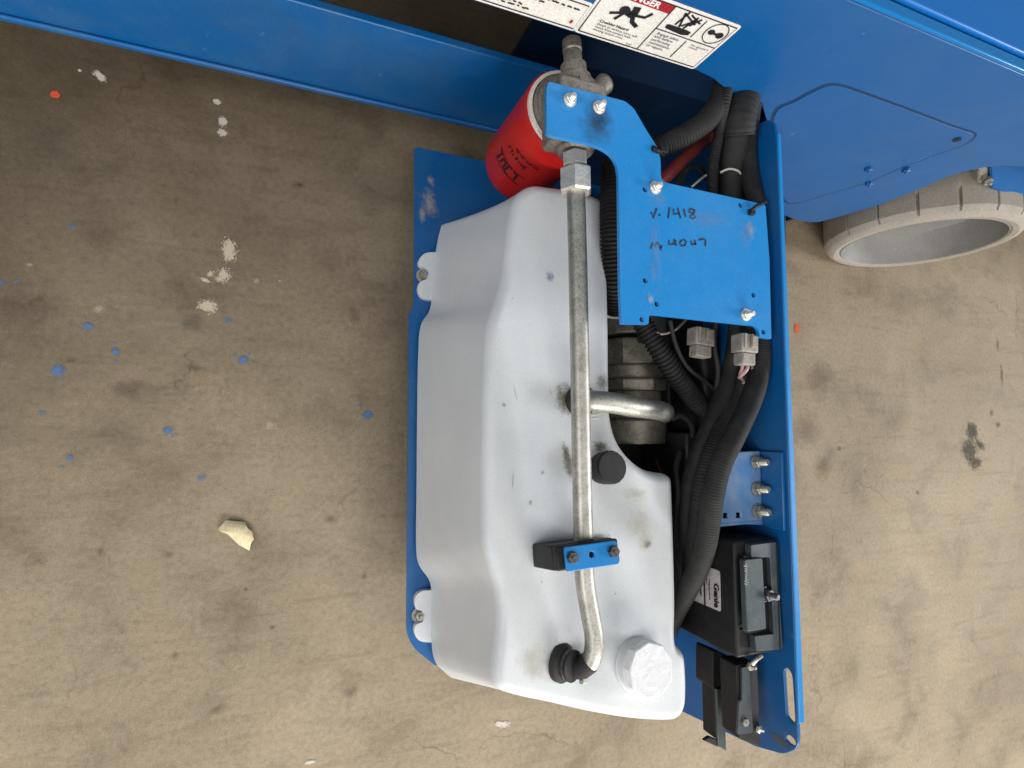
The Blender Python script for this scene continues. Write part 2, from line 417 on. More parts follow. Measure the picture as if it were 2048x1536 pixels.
def nut(name, p, ez, r, h, m, parent, stud=0, sr=.35, washer=0):
    """hex head or nut with its washer and stud end as one bolt mesh"""
    bm = bmesh.new()
    if washer: lathe_bm([(0, 0), (washer, 0), (washer, .0015), (0, .0015)], 20, bm)
    z0 = .0015 if washer else 0
    lathe_bm([(0, z0), (r, z0), (r, z0 + h * .8), (r * .86, z0 + h), (r * sr, z0 + h)], 6, bm)
    if stud:
        pr = []; z = z0 + h
        while z < z0 + h + stud:
            pr += [(r * sr * 1.1, z), (r * sr * .92, z + .0008)]; z += .0016
        lathe_bm(pr + [(r * sr * .8, z), (0, z)], 12, bm)
    else: lathe_bm([(r * sr, z0 + h), (r * sr * .9, z0 + h + .001), (0, z0 + h + .001)], 6, bm)
    return bm_obj(name, bm, m, parent, axis_frame(p, ez), ang=30)
_disc = None
def spot(name, p, rx, ry, m, parent=None, rot=0, ez=ZZ):
    """thin irregular film of paint or dirt lying on a surface"""
    bm = bmesh.new(); q = random.random() * 50
    ring = [bm.verts.new((math.cos(a) * k, math.sin(a) * k, 0)) for a, k in
            ((2 * math.pi * i / 28, .93 + .07 * noise.noise(V((math.cos(2 * math.pi * i / 28) * 2 + q, math.sin(2 * math.pi * i / 28) * 2, q)))) for i in range(28))]
    bm.faces.new(ring)
    fr = axis_frame(p + V(ez).normalized() * .0012, ez) @ Matrix.Rotation(rot, 4, 'Z') @ Matrix.Diagonal((rx, ry, max(rx, ry), 1))
    return bm_obj(name, bm, m, parent, fr, sm=False)

# ================================================================== THE SETTING: concrete floor
bm = bmesh.new(); S = 7
bm.faces.new([bm.verts.new(p) for p in ((-S, -S, 0), (S, -S, 0), (S, S, 0), (-S, S, 0))])
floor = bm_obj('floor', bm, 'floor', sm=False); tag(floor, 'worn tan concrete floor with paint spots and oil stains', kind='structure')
PXM = lambda px, py: (HCAM) / F                              # rough metres per pixel near the nadir, on the floor
def fspot(name, px, py, rx, ry, m, rot=0):
    p = at(px, py, 0); k = (at(px + 10, py, 0) - p).length / 10; spot(name, p, rx * k, ry * k, m, floor, rot)
for px, py, r in ((116, 741, 17), (177, 653, 12), (232, 704, 11), (486, 720, 12), (735, 830, 12), (336, 860, 12), (140, 916, 9)):
    fspot('blue_paint_spot', px, py, r * 1.35, r * 1.2, 's_blue', random.random() * 3)
for px, py, r in ((145, 453, 13), (456, 640, 14), (402, 956, 14), (85, 825, 12), (3, 566, 14), (35, 563, 9)):
    fspot('blue_paint_spot', px, py, r * 1.3, r, 's_bluefaint', .4)
for px, py in ((116, 741), (177, 653), (232, 704), (486, 720), (735, 830), (336, 860), (140, 916)):
    for k in range(3):
        a = random.random() * 6.3; d = random.uniform(14, 24); q = random.uniform(2.5, 5)
        fspot('blue_paint_spot', px + d * math.cos(a), py + d * math.sin(a), q, q, 's_blue', 0)
fspot('orange_paint_spot', 111, 190, 13, 13, 's_orange'); fspot('orange_paint_spot', 1593, 657, 7, 8, 's_orange')
for px, py, a, b, r in ((458, 503, 34, 52, .15), (446, 550, 38, 34, 2.5), (428, 548, 26, 14, .3), (415, 612, 42, 28, -.1), (410, 560, 22, 10, -.3)):
    fspot('cream_residue', px, py, a, b, 's_cream', r)
for px, py, a, b, r in ((200, 153, 24, 14, -.6), (446, 244, 15, 18, .1), (445, 266, 15, 14, .1), (434, 204, 13, 11, 0), (1005, 1448, 24, 9, -.2), (620, 1524, 16, 6, 0), (160, 142, 6, 6, 0)):
    fspot('white_residue', px, py, a, b, 's_white', r)
for px, py, a, b in ((198, 618, 22, 17), (513, 562, 13, 12), (560, 562, 7, 7), (60, 530, 12, 9), (540, 850, 26, 20)):
    fspot('cream_residue', px, py, a, b, 's_creamfaint')
for px, py, a, b, r in ((383, 648, 36, 33, 0), (710, 632, 22, 26, .2), (80, 1121, 28, 26, 0), (201, 1102, 12, 22, .1), (660, 1038, 20, 17, 0), (336, 1110, 22, 18, 0),
                        (595, 372, 26, 16, .3), (140, 723, 20, 9, .3), (350, 1310, 16, 18, 0), (440, 1415, 28, 16, .5), (700, 1385, 30, 16, .1), (1640, 760, 46, 40, .4), (1610, 860, 50, 40, -.4),
                        (1650, 930, 40, 24, .7), (270, 780, 80, 40, .2), (390, 735, 40, 14, -.1)):
    fspot('oil_spot', px, py, a, b, 's_dark', r)
for px, py, a, b in ((491, 1179, 7, 7), (728, 1152, 10, 9), (546, 1255, 11, 8), (1678, 898, 8, 6), (1995, 690, 4, 16), (2003, 750, 5, 22), (1982, 826, 7, 7), (1996, 850, 8, 6), (600, 370, 10, 6), (245, 1264, 4, 4), (1835, 985, 6, 6)):
    fspot('dark_spot', px, py, a, b, 's_dot')
for px, py, a, b, r in ((1945, 865, 24, 22, 0), (1938, 898, 30, 26, .3), (1950, 925, 26, 16, 0), (1960, 890, 20, 10, -.5)):
    fspot('tread_mark', px, py, a, b, 's_streak', r)

# ================================================================== SCISSOR LIFT (chassis side, opening, decals, wheel)
lift = thing('scissor_lift', mw(.6, .6, 0), 'blue scissor lift chassis with warning decals and a grey wheel, across the top', 'scissor lift')
WF = frame(NN * WALL, U, ZZ)                                  # its third axis faces the viewer
w2 = lambda px, py: loc2(WF, wall(px, py))
zl = wall(1267, 98).z; ztop = wall(1874, 76).z
P_lip = [w2(1147, 65), w2(1388, 139)]
outline = [(-2.4, ztop), (-2.4, P_lip[0][1])] + P_lip + [w2(1425, 157), w2(1452, 180), w2(1490, 199), w2(1522, 206), w2(1534, 245), w2(1547, 340), w2(1556, 426),
          w2(1585, 438), w2(1618, 445), w2(1640, 444), w2(1700, 428), w2(1760, 410), w2(1830, 382), w2(1890, 356), w2(1920, 346), w2(1965, 336), w2(2005, 331), w2(2060, 334), w2(2120, 348),
          w2(2230, 400), (3.0, w2(2230, 400)[1]), (3.0, ztop)]
panel = plate('side_panel', outline, [], .008, WF, 'blue', lift, bevel=.0015)
# top deck: folded edge, a seam and the deck sheet
def mbox(name, s0, s1, t0, t1, z0, z1, m, parent, bevel=.004, segs=3):
    return box(name, (s0, t0, z0), (s1, t1, z1), m, parent, Matrix((U, NN, ZZ)).transposed().to_4x4(), bevel=bevel, segs=segs)
mbox('folded_edge', -2.4, 3.0, WALL - .0005, WALL + .016, ztop, ztop + .006, 'blue_gloss', lift, .004, 4)
mbox('deck_sheet', -2.4, 3.0, WALL + .019, WALL + .9, ztop + .0, ztop + .010, 'blue_deck', lift, .003)
mbox('bay_floor', .375, 1.02, WALL - .045, WALL + .24, .084, .09, 'blue_shaded', lift, .001)
mbox('bay_back_wall', .36, 1.3, WALL + .24, WALL + .25, .03, ztop - .01, 'blue_shaded', lift, .001)
mbox('bay_end_wall', 1.02, 1.03, WALL + .012, WALL + .24, .09, ztop - .01, 'blue_shaded', lift, .001)
mbox('underside_shelf', -2.4, 3.0, WALL + .012, WALL + .9, zl + .06, zl + .07, 'blue_shaded', lift, .001)
# lower chassis rail seen through the opening
rz = lambda px, py, d: hit(px, py, NN * d, NN).z
RD = .525
RE = hit(1112, 165, NN * .525, NN).dot(U)
mbox('chassis_rail', -2.4, RE, RD, RD + .012, rz(512, 150, RD), rz(800, 62, RD), 'blue_tray', lift, .002, 2)
mbox('rail_lip', -2.4, RE, RD - .007, RD - .0005, rz(512, 150, RD), rz(512, 150, RD) + .010, 'blue_tray', lift, .003, 3)
mbox('black_shade_sheet', -2.4, 2.6, .86, .88, .0, .5, 'black', lift, .001)  # added black sheet standing in for the deep shade beneath the lift
# hatch cover on the side panel, with groove round it and its fasteners
hp = [(1545, 232), (1590, 200), (1645, 172), (1672, 169), (1700, 176), (1800, 212), (1900, 250), (1942, 264), (1950, 272), (1930, 288), (1880, 306), (1800, 336), (1730, 366), (1660, 386), (1600, 404), (1568, 400), (1550, 330)]
hw = catmull([V((*w2(*p), 0)) for p in hp], 4, True)
hw = [(p.x, p.y) for p in hw]
gb = bmesh.new(); ring = [WF @ V((x, y, .0004)) for x, y in hw]; ribbon(ring + ring[:1], -NN, .0042, gb)
bm_obj('hatch_gap', gb, 'blue_gap', panel, sm=False)
cx = sum(p[0] for p in hw) / len(hw); cy = sum(p[1] for p in hw) / len(hw)
hatch = plate('hatch_cover', [(cx + (x - cx) * .985, cy + (y - cy) * .985) for x, y in hw], [], .003, WF @ Matrix.Translation((0, 0, .0012)), 'blue', panel, bevel=.0004)
hole_c = w2(1914, 277)
for px, py in ((1737, 335), (1812, 337), (1738, 364)):
    nut('hatch_bolt', WF @ V((*w2(px, py), .002)), -NN, .0065, .005, 'blue', panel, stud=.003)
bm = bmesh.new(); bm.faces.new([bm.verts.new(WF @ V((*p, .0028))) for p in circ(hole_c, .006, 14)]); bm_obj('hatch_hole', bm, 'hole', panel, sm=False)

# ---- decals on the side panel
def wline(pts, wd, bm): return ribbon([WF @ V((*p, .0016)) for p in pts], -NN, wd, bm)
def wpoly(pts, name, m, parent, off=.0008, th=.0005):
    return plate(name, pts, [], th, WF @ Matrix.Translation((0, 0, off)), m, parent, bevel=0, sm=False)
def wtext(s, px, py, size, parent, m='ink', ax='LEFT', bold=.0, name='lettering', off=.0016, sy=1.0):
    me = text_mesh(s, .1, ax, bold); o2 = w2(px, py)
    wd_ = max(v.co.x for v in me.vertices) - min(v.co.x for v in me.vertices); k_ = size / wd_
    me.transform(Matrix.Diagonal((k_, k_ * sy, 1, 1))); me.transform(WF @ Matrix.Translation((o2[0], o2[1], off))); return mesh_obj(name, me, m, parent, sm=False)
b0, b1 = w2(1147, 62), w2(1388, 137); sL, sR = b0[0], b1[0]; zB = (b0[1] + b1[1]) / 2; zT = w2(1502, 58)[1]
DW, DH = sR - sL, zT - zB
dq = lambda u, v: (sL + u * DW, zB + v * DH)                 # unit square of the danger decal
decal = wpoly(rounded([dq(0, .0), dq(1, 0), dq(1, 1), dq(0, 1)], .004, 2), 'danger_decal', 'decal', lift)
decal['label'] = 'white danger decal with red heading and falling figure pictogram'
bb = bmesh.new(); e = .022
wline([dq(e, .05), dq(1 - e, .05), dq(1 - e, .95), dq(e, .95), dq(e, .05)], .0016, bb)
def uv(px, py):
    p = w2(px, py); return ((p[0] - sL) / DW, (p[1] - zB) / DH)
uA = (uv(1267, 94)[0] + uv(1345, 28)[0]) / 2; uB = (uv(1334, 108)[0] + uv(1423, 42)[0]) / 2
vH = (uv(1315, 56)[1] + uv(1436, 96)[1]) / 2
wline([dq(uA, .05), dq(uA, .95)], .0013, bb); wline([dq(uB, .10), dq(uB, vH - .04)], .0013, bb); wline([dq(uB, vH + .04), dq(uB, .90)], .0013, bb); wline([dq(uA, vH), dq(1 - e, vH)], .0013, bb)
bm_obj('border', bb, 'ink', decal, sm=False)
vR = uv(1343, 28)[1]
wpoly([dq(e, vR), dq(uA, vR), dq(uA, .95), dq(e, .95)], 'heading_band', 'red_ink', decal, .0013, .0004)
pd = dq((uA + e) / 2, vR + (.95 - vR) * .22)
me = text_mesh('DANGER', (.95 - vR) * DH * .92, 'CENTER', .0004); me.transform(WF @ Matrix.Translation((pd[0], pd[1], .0018))); mesh_obj('heading_lettering', me, 'white_ink', decal, sm=False)
# stick figure struck between bars
fg = bmesh.new()
wq = lambda pts: [w2(*p) for p in pts]
wline(wq([(1219, 23), (1252, 23), (1270, 26)]), .0036, fg); wline(wq([(1228, 36), (1248, 24), (1262, 26)]), .0036, fg)
wline(wq([(1252, 20), (1262, 28), (1270, 30)]), .0085, fg); wline(wq([(1268, 27), (1276, 12)]), .0085, fg)
wline(wq([(1270, 29), (1290, 33), (1306, 25)]), .0038, fg); wline(wq([(1266, 30), (1264, 42), (1273, 52)]), .0055, fg)
hd = w2(1250, 18); fg.faces.new([fg.verts.new(WF @ V((*p, .0017))) for p in circ(hd, .0062, 14)])
bm_obj('pictogram', fg, 'ink', decal, sm=False)
# scissor arms pictogram and its black base
sg = bmesh.new()
for a, b in (((1350, 47), (1381, 22)), ((1358, 52), (1372, 24)), ((1362, 50), (1392, 40)), ((1366, 55), (1398, 33)), ((1371, 24), (1390, 48)), ((1378, 50), (1405, 37)), ((1384, 28), (1400, 46))):
    wline(wq([a, b]), .0024, sg)
sg.faces.new([sg.verts.new(WF @ V((*w2(*p), .0018))) for p in ((1334, 46), (1342, 47), (1374, 58), (1382, 62), (1376, 68), (1362, 67), (1345, 60), (1330, 53))])
bm_obj('pictogram', sg, 'ink', decal, sm=False)
og = bmesh.new()
wline(wq([(1418, 60), (1430, 66), (1443, 70)]), .003, og)
for c_, r_ in (((1423, 62), .0042), ((1439, 69), .0048)): og.faces.new([og.verts.new(WF @ V((*p, .0018))) for p in circ(w2(*c_), r_, 12)])
cc = w2(1431, 66); wline(circ(cc, .014, 24, .016) + [circ(cc, .014, 24, .016)[0]], .0012, og)
bm_obj('pictogram', og, 'ink', decal, sm=False)
mpp = DW / 248
wtext('Crushing Hazard', 1198, 41, mpp * 54, decal, bold=.002)
wtext('Death or serious injury will\nresult from contact with\nmoving scissor arms.', 1193, 47, mpp * 76, decal)
wtext('Engage safety\narm before\nperforming\nmaintenance\nor repairs.', 1313, 66, mpp * 44, decal)
wtext('See operator\'s\nmanual.', 1381, 89, mpp * 36, decal)
wtext('82487', 1251, 86, mpp * 11, decal)
# neighbouring decal to the left
c1 = w2(1144, 60); zT2 = w2(1193, 9)[1]
sR2 = (c1[0] + w2(1193, 9)[0]) / 2; sL2 = sR2 - DW * 1.35
dr = lambda u, v: (sL2 + u * (sR2 - sL2), zB + v * (zT2 - zB))
decal2 = wpoly(rounded([dr(0, 0), dr(1, 0), dr(1, 1), dr(0, 1)], .004, 2), 'instruction_decal', 'decal', lift)
decal2['label'] = 'white instruction decal with black border and small print'
bb = bmesh.new(); wline([dr(.016, .09), dr(.985, .09), dr(.985, .91), dr(.016, .91), dr(.016, .09)], .0015, bb); bm_obj('border', bb, 'ink', decal2, sm=False)
tb = bmesh.new()                                             # print too small to read: broken strokes
for v, u0, u1 in ((.72, .02, .93), (.60, .05, .78), (.50, .05, .66), (.35, .05, .70), (.25, .05, .72)):
    u = u0
    while u < u1:
        l = random.uniform(.012, .04); k = int(l / .004); p = []
        for i in range(k): p.append(dr(u + l * i / k, v + random.uniform(-.014, .018)))
        if len(p) > 1: wline(p, .0021, tb)
        u += l + .010
bm_obj('small_print', tb, 'ink', decal2, sm=False)
mk = bmesh.new(); wline(wq([(1140, 44), (1145, 38)]), .0032, mk); bm_obj('red_mark', mk, 'red_ink', decal2, sm=False)

# ---- wheel
wc = V((1.327, .412, .19)); WR = .19
wfr = frame(wc, V((1, -.017, 0)), ZZ)                         # third axis points away from the machine
tyre_w = .098
bm = bmesh.new(); NG = 17; angs = []
for k in range(NG):
    a0 = 2 * math.pi * k / NG
    for d_, gq in ((-.5, 0), (-.014, 0), (-.006, 1), (.006, 1), (.014, 0), (.2, 0)): angs.append((a0 + d_ * (2 * math.pi / NG) if abs(d_) > .03 else a0 + d_, gq))
angs.sort()
rows = []
for a, gq in angs:
    gr = .009 * gq
    prof = [(.157, -.004), (.160, 0), (.170, .002), (.178, -.001), (.184, -.007), (WR - gr * .6, -.018), (WR - gr, -.026), (WR - gr, -.050), (WR - gr * .2, -.056), (WR, -.062), (WR, -.084), (.182, -.094), (.158, -tyre_w)]
    rows.append([bm.verts.new((r * math.cos(a), r * math.sin(a), z)) for r, z in prof])
for i in range(len(rows)):
    a, b = rows[i], rows[(i + 1) % len(rows)]
    for k in range(len(a) - 1): bm.faces.new((a[k], a[k + 1], b[k + 1], b[k]))
wheel = bm_obj('wheel', lathe_bm([(.158, -.097), (.158, -.004), (.1545, -.001), (.1535, -.004), (.146, -.045), (.132, -.068), (.09, -.078), (.05, -.074), (.046, -.06), (.03, -.056), (0, -.056)], 64), 'rim', lift, wfr)
bm_obj('tyre', bm, 'tyre', wheel, wfr, ang=28)
# steering yoke above the wheel
YD = WALL + .012                                              # sloping top plate of the steering yoke, tucked under the wheel arch
yz0 = hit(2010, 386, NN * YD, NN).z; yp0 = NN * YD + ZZ * yz0; yey = (NN * .55 + ZZ * .84).normalized(); yn = U.cross(yey)
YF = frame(yp0, U, yey)
y2 = lambda px, py: loc2(YF, hit(px, py, yp0, yn))
yoke = plate('steering_yoke', [y2(1984, 379), y2(2050, 398), y2(2300, 470), y2(2300, 200), y2(2000, 290), y2(1982, 335)], [], .03, YF, 'blue', lift, bevel=.004, segs=3)
plate('yoke_tab', [y2(1960, 369), y2(1983, 377), y2(1981, 320), y2(1962, 320)], [], .02, YF @ Matrix.Translation((0, 0, -.006)), 'cast', lift, bevel=.003)
nut('yoke_bolt', YF @ V((*y2(1972, 360), 0)), yn, .009, .008, 'cast', lift, stud=.005)

# ================================================================== SWING-OUT TRAY
ZB = .10
tray = thing('equipment_tray', at(1100, 800, 0) , 'blue swing-out steel tray with upright side plate and scuffed corner, open on the floor side', 'tray')
BF = frame(V((0, 0, ZB)), V((1, 0, 0)), V((0, 1, 0)))
b2 = lambda px, py: tuple(at(px, py, ZB).xy)
endR = side(1363, 1431); endY = endR.y - .01
tl = b2(829, 293)
base = plate('base_plate', rounded([(*tl, .008), (*b2(828, 612), .004), (*b2(818, 628), .004), (*b2(813, 1285), .03), (*b2(869, 1330), .0), (XP + .003, endY, .0), (XP + .003, tl[1] - .012, .01)], .0, 5), [], .006, BF, 'blue_tray', tray)
spot('paint_scuff', at(858, 408, ZB), .026, .045, 's_scuff', base, .2); spot('paint_scuff', at(862, 362, ZB), .012, .018, 's_scuff', base, .4); spot('paint_scuff', at(845, 430, ZB), .012, .03, 's_scuff', base, 0)
SF = frame(V((XP, 0, 0)), V((0, -1, 0)), ZZ)                   # faces -X: the inner face
s2 = lambda px, py: loc2(SF, side(px, py))
zr = side(1575, 1000).z + .003
y_far = s2(1532, 238)
out = [(y_far[0] + .0, ZB - .006), (endR.y * -1 + .012, ZB - .006), (-side(1510, 1493).y, side(1510, 1493).z, .0), (*s2(1566, 1509), .01), (s2(1604, 1470)[0] + .02, zr, .03), (y_far[0], zr, .03)]
slot_c = [s2(1567, 1341), s2(1572, 1336), s2(1577, 1338), s2(1584, 1350), s2(1590, 1440), s2(1588, 1447), s2(1582, 1444), s2(1573, 1432)]
hole_pts = [s2(*p) for p in ((1569, 1477), (1573, 1470), (1581, 1471), (1589, 1480), (1592, 1489), (1587, 1492), (1576, 1487))]
plate_o = plate('side_plate', rounded(out, 0, 6), [rounded([(*p,) for p in slot_c], .003, 2), rounded(hole_pts, .004, 2)], .005, SF, 'blue_tray', tray, bevel=.0018)
spot('paint_scuff', side(1560, 1480), .012, .03, 's_oil', plate_o, 0, V((-1, 0, 0)))
# rolled rim along the top of the side plate
ya, yb = -(s2(1604, 1470)[0] + .02 - .032), -y_far[0] - .03
rb = box_bm((XP - .001, ya, zr), (XP + .006, yb, zr + .0035))
for v in rb.verts:
    if v.co.y < (ya + yb) / 2 and v.co.x > XP: v.co.x += .003
bm_obj('top_rim', rb, 'blue_bracket', plate_o, bevel=.0015)

# ================================================================== HYDRAULIC TANK
tk = thing('hydraulic_tank', at(1000, 900, ZB), 'white translucent plastic hydraulic tank bolted into the blue tray', 'tank')
pairs = [((1060, 371), None), ((1100, 373), None), ((1150, 381), None), ((1188, 392), None), ((1206, 406), None), ((1212, 440), None), ((1215, 540), None), ((1218, 660), None), ((1219, 770), None), ((1221, 830), None),
         ((1232, 876), None), ((1254, 911), None), ((1284, 936), None), ((1312, 945), None), ((1334, 949), None), ((1343, 962), None), ((1346, 1010), None), ((1349, 1110), None), ((1351, 1210), None), ((1350, 1268), None), ((1353, 1290), None),
         ((1366, 1304), None), ((1371, 1326), None), ((1373, 1375), None), ((1370, 1412), None), ((1357, 1435), None), ((1334, 1443), None), ((1260, 1439), None), ((1180, 1426), None), ((1100, 1408), None),
         ((1030, 1393), (920, 1352)), ((993, 1378), (882, 1338)), ((984, 1350), (866, 1310)), ((987, 1310), (863, 1270)), ((994, 1240), (862, 1215)), ((990, 1180), (860, 1165)), ((974, 1130), (838, 1130)), ((964, 1080), (832, 1090)), ((963, 980), (833, 980)), ((965, 850), (834, 850)),
         ((968, 730), (836, 720)), ((974, 650), (841, 652)), ((990, 600), (860, 618)), ((1004, 550), (866, 560)), ((1010, 500), (869, 520)), ((1017, 440), (879, 465)), ((1030, 394), (893, 449))]
ZT0 = ZB + .012; RAD = .016
top = [ttop(*a, -RAD * .45) for a, b in pairs]
bot = []
cen = sum((p for p in top), V((0, 0, 0))) / len(top)
for (a, b), t_ in zip(pairs, top):
    if b: q = at(*b, ZT0)
    else:
        q = V((t_.x, t_.y, ZT0)); q = q + (V((cen.x, cen.y, ZT0)) - q).normalized() * .004
    bot.append(q)
def ring_of(pts): return catmull(pts, 5, True)
T = ring_of(top); Bt = ring_of(bot); n = len(T)
def inward(ps):
    out_ = []
    for i in range(len(ps)):
        t_ = (ps[(i + 2) % len(ps)] - ps[i - 2]); t_.z = 0; t_.normalize(); out_.append(V((t_.y, -t_.x, 0)))
    return out_
inn = inward(T)
if sum((T[i] + inn[i] * .01 - cen).length - (T[i] - cen).length for i in range(n)) > 0: inn = [-v for v in inn]
inn = [sum((inn[(i + k) % n] for k in range(-5, 6)), V((0, 0, 0))) / 11 for i in range(n)]
bm = bmesh.new(); levels = []
hgt = lambda p: TP.z - TN.y / TN.z * (p.y - TP.y)
for k in range(8):
    f_ = k / 7.0
    lv = []
    for i in range(n):
        tp = V((T[i].x, T[i].y, hgt(T[i]) - RAD))
        lv.append(Bt[i].lerp(tp, f_))
    levels.append(lv)
for k in range(1, 8):
    a = math.pi / 2 * k / 7
    lv = []
    for i in range(n):
        q = T[i] + inn[i] * (RAD * (1 - math.cos(a)) * .9); lv.append(V((q.x, q.y, hgt(q) - RAD + RAD * math.sin(a))))
    levels.append(lv)
lv = []
for i in range(n):
    q = T[i] + inn[i] * (RAD * .9 + .004); lv.append(V((q.x, q.y, hgt(q))))
levels.append(lv)
vr = [[bm.verts.new(p) for p in lv] for lv in levels]
for a, b in zip(vr, vr[1:]):
    for i in range(n): bm.faces.new((a[i], a[(i + 1) % n], b[(i + 1) % n], b[i]))
bm.faces.new(vr[0]); capf = bm.faces.new(vr[-1])
bmesh.ops.triangulate(bm, faces=[capf])
tank = bm_obj('tank_body', bm, 'tank', tk, ang=60)
# bolted ears
for ys, (bx, by) in (((508, 604), (846, 552)), ((1176, 1280), (838, 1229))):
    yc = by; x0 = bx - 12
    loop = [(x0 + 44, ys[0]), (x0 + 14, ys[0] + 2), (x0 + 1, ys[0] + 16), (x0 + 3, yc - 16), (x0 + 16, yc - 10), (x0 + 17, yc + 8), (x0 + 2, yc + 16), (x0, ys[1] - 18), (x0 + 12, ys[1] - 3), (x0 + 44, ys[1])]
    pts = catmull([V((*b2(*p), 0)) for p in loop], 4); pts = [(p.x, p.y) for p in pts] + [b2(x0 + 64, ys[1]), b2(x0 + 64, ys[0])]
    plate('mounting_ear', pts, [], .012, BF @ Matrix.Translation((0, 0, .0125)), 'tank', tk, bevel=.004, segs=3)
    nut('ear_bolt', at(bx, by, ZB + .001), ZZ, .0085, .009, 'zinc', tk, stud=.006, washer=.012)
CAPN = (V((0, .13, 1))).normalized()
def on_tank(px, py, lift_=0): return ttop(px, py, lift_)
# filler cap: low collar, ribbed side, octagonal flat top
pc = on_tank(1276, 1328); capfr = axis_frame(pc, CAPN)
capb = lathe('filler_cap', [(.034, -.004), (.034, .003), (.0325, .005), (.0325, .016), (.031, .0175)], 'tank', tk, capfr, n=32)
hb = bmesh.new(); ro = .0325
r1 = [hb.verts.new((ro * math.cos(2 * math.pi * (k + .3) / 9), ro * math.sin(2 * math.pi * (k + .3) / 9), z)) for z in (.014,) for k in range(9)]
r2 = [hb.verts.new((ro * math.cos(2 * math.pi * (k + .3) / 9), ro * math.sin(2 * math.pi * (k + .3) / 9), .029)) for k in range(9)]
for k in range(9): hb.faces.new((r1[k], r1[(k + 1) % 9], r2[(k + 1) % 9], r2[k]))
hb.faces.new(r2); hb.faces.new(r1)
bm_obj('cap_top', hb, 'cap_white', capb, capfr, bevel=.002, segs=3)
# breather cap
pb = on_tank(1203, 937); bfr = axis_frame(pb, CAPN)
prof = [(.0195, -.003), (.0195, .004), (.0205, .006), (.0212, .024), (.0195, .0275), (0, .028)]
lathe('breather_cap', prof, 'rubber', tk, bfr, n=18, ang=20)
for k in range(3):
    p_ = on_tank(1187, 823 + k * 7)
    box('moulded_mark', (-.008, -.0008, -.001), (.008, .0008, .0014), 'cap_white', tank, Matrix.Translation(p_) @ Matrix.Rotation(.12, 4, 'Z'), bevel=.0003)
# stains on the tank; one faint patch paints the filler cap's shade
for px, py, a, b, m, r in ((1130, 905, .008, .026, 's_oil', .15), (1136, 800, .012, .017, 's_grime', 0), (1130, 800, .024, .032, 's_oil', 0), (1138, 930, .014, .035, 's_oil', .2), (1205, 765, .018, .02, 's_oil', 0), (1200, 893, .02, .012, 's_oil', 0),
                        (1290, 1085, .018, .02, 's_yellow', .3), (1275, 1050, .03, .03, 's_yellow', 0), (1295, 1090, .012, .008, 's_oil', .5), (1270, 990, .03, .014, 's_yellow', 0), (1065, 1325, .03, .03, 's_yellow', 0), (1195, 1075, .03, .008, 's_oil', 0), (1255, 1292, .028, .018, 's_yellow', .4),
                        (1007, 810, .0045, .0045, 's_dot', 0), (1083, 1163, .0024, .0024, 's_dot', 0), (1060, 1005, .004, .006, 's_dot', 0), (1025, 960, .0012, .02, 's_dot', -.1), (1030, 785, .0012, .02, 's_dot', .2), (1100, 785, .001, .009, 's_dot', .3), (1084, 945, .004, .004, 's_dot', 0), (1024, 597, .002, .002, 's_dot', 0), (1100, 555, .01, .012, 's_bluefaint', 0), (1230, 1187, .002, .002, 's_dot', 0)):
    spot('stain_or_shade', on_tank(px, py), a, b, m, tank, r, TN)

# ================================================================== OIL FILTER AND ITS HEAD
ZBR = .445
zr_ = .372
fc = at(1133, 226, zr_); fz0 = .192
flt = thing('oil_filter', V((fc.x, fc.y, fz0)), 'red spin-on oil filter hanging under the blue bracket, with white gasket ring', 'oil filter')
FR = (at(1052, 226, zr_) - fc).length * .985
ff = Matrix.Translation((fc.x, fc.y, 0))
can = lathe('canister', [(0, fz0 + .002), (FR * .5, fz0), (FR * .82, fz0 + .004), (FR * .95, fz0 + .013), (FR, fz0 + .026), (FR, zr_ - .018), (FR * 1.0, zr_ - .006), (FR * .985, zr_ - .001), (FR * .95, zr_ - .001)], 'red', flt, ff, n=56)
lathe('gasket_ring', [(FR * .955, zr_ - .002), (FR * .945, zr_ + .003), (FR * .87, zr_ + .004), (FR * .85, zr_ - .002)], 'gasket', flt, ff, n=56)
hb = lathe_bm([(FR * .85, zr_ + .0), (FR * .84, zr_ + .006), (FR * .78, zr_ + .007), (FR * .79, zr_ + .012), (FR * .70, zr_ + .013), (FR * .71, zr_ + .022), (FR * .60, zr_ + .025), (FR * .56, zr_ + .040)], 48, close=True)
bm_obj('filter_head', hb, 'cast', flt, ff, ang=25)
# lettering printed round the can (unreadable black characters)
lb = bmesh.new()
def on_can(a, z): return V((fc.x + (FR + .0008) * math.cos(a), fc.y + (FR + .0008) * math.sin(a), z))
for za, hh, a0, a1 in ((.262, .015, 3.42, 4.22), (.300, .007, 3.55, 4.15), (.316, .0045, 3.7, 4.4)):
    a = a0
    while a < a1:
        da = hh / FR * .55; nrm = V((math.cos(a), math.sin(a), 0)); t0_, t1_ = a, a + da
        strokes = random.choice(([(0, 0, 0, 1), (0, 1, 1, 1), (0, .5, 1, .5)], [(0, 0, 0, 1), (1, 0, 1, 1), (0, .5, 1, .5)], [(0, 0, 1, 0), (0, 0, 0, 1), (0, 1, 1, 1)], [(0, 0, 0, 1), (0, 0, 1, 0), (1, 0, 1, 1), (0, 1, 1, 1)], [(.5, 0, .5, 1), (0, 1, 1, 1)]))
        for x0, y0, x1, y1 in strokes:
            x0, y0, x1, y1 = (q + random.uniform(-.18, .18) for q in (x0, y0, x1, y1))
            if random.random() < .12: continue
            ribbon([on_can(a + da * (x0 + (x1 - x0) * f2), za + hh * (y0 + (y1 - y0) * f2)) for f2 in (0, .5, 1)], nrm, hh * .24, lb)
        a += da * 1.5
for za in (.2585, .2805):
    ribbon([on_can(3.36 + .04 * q, za) for q in range(25)], V((-1, -.4, 0)), .0016, lb)
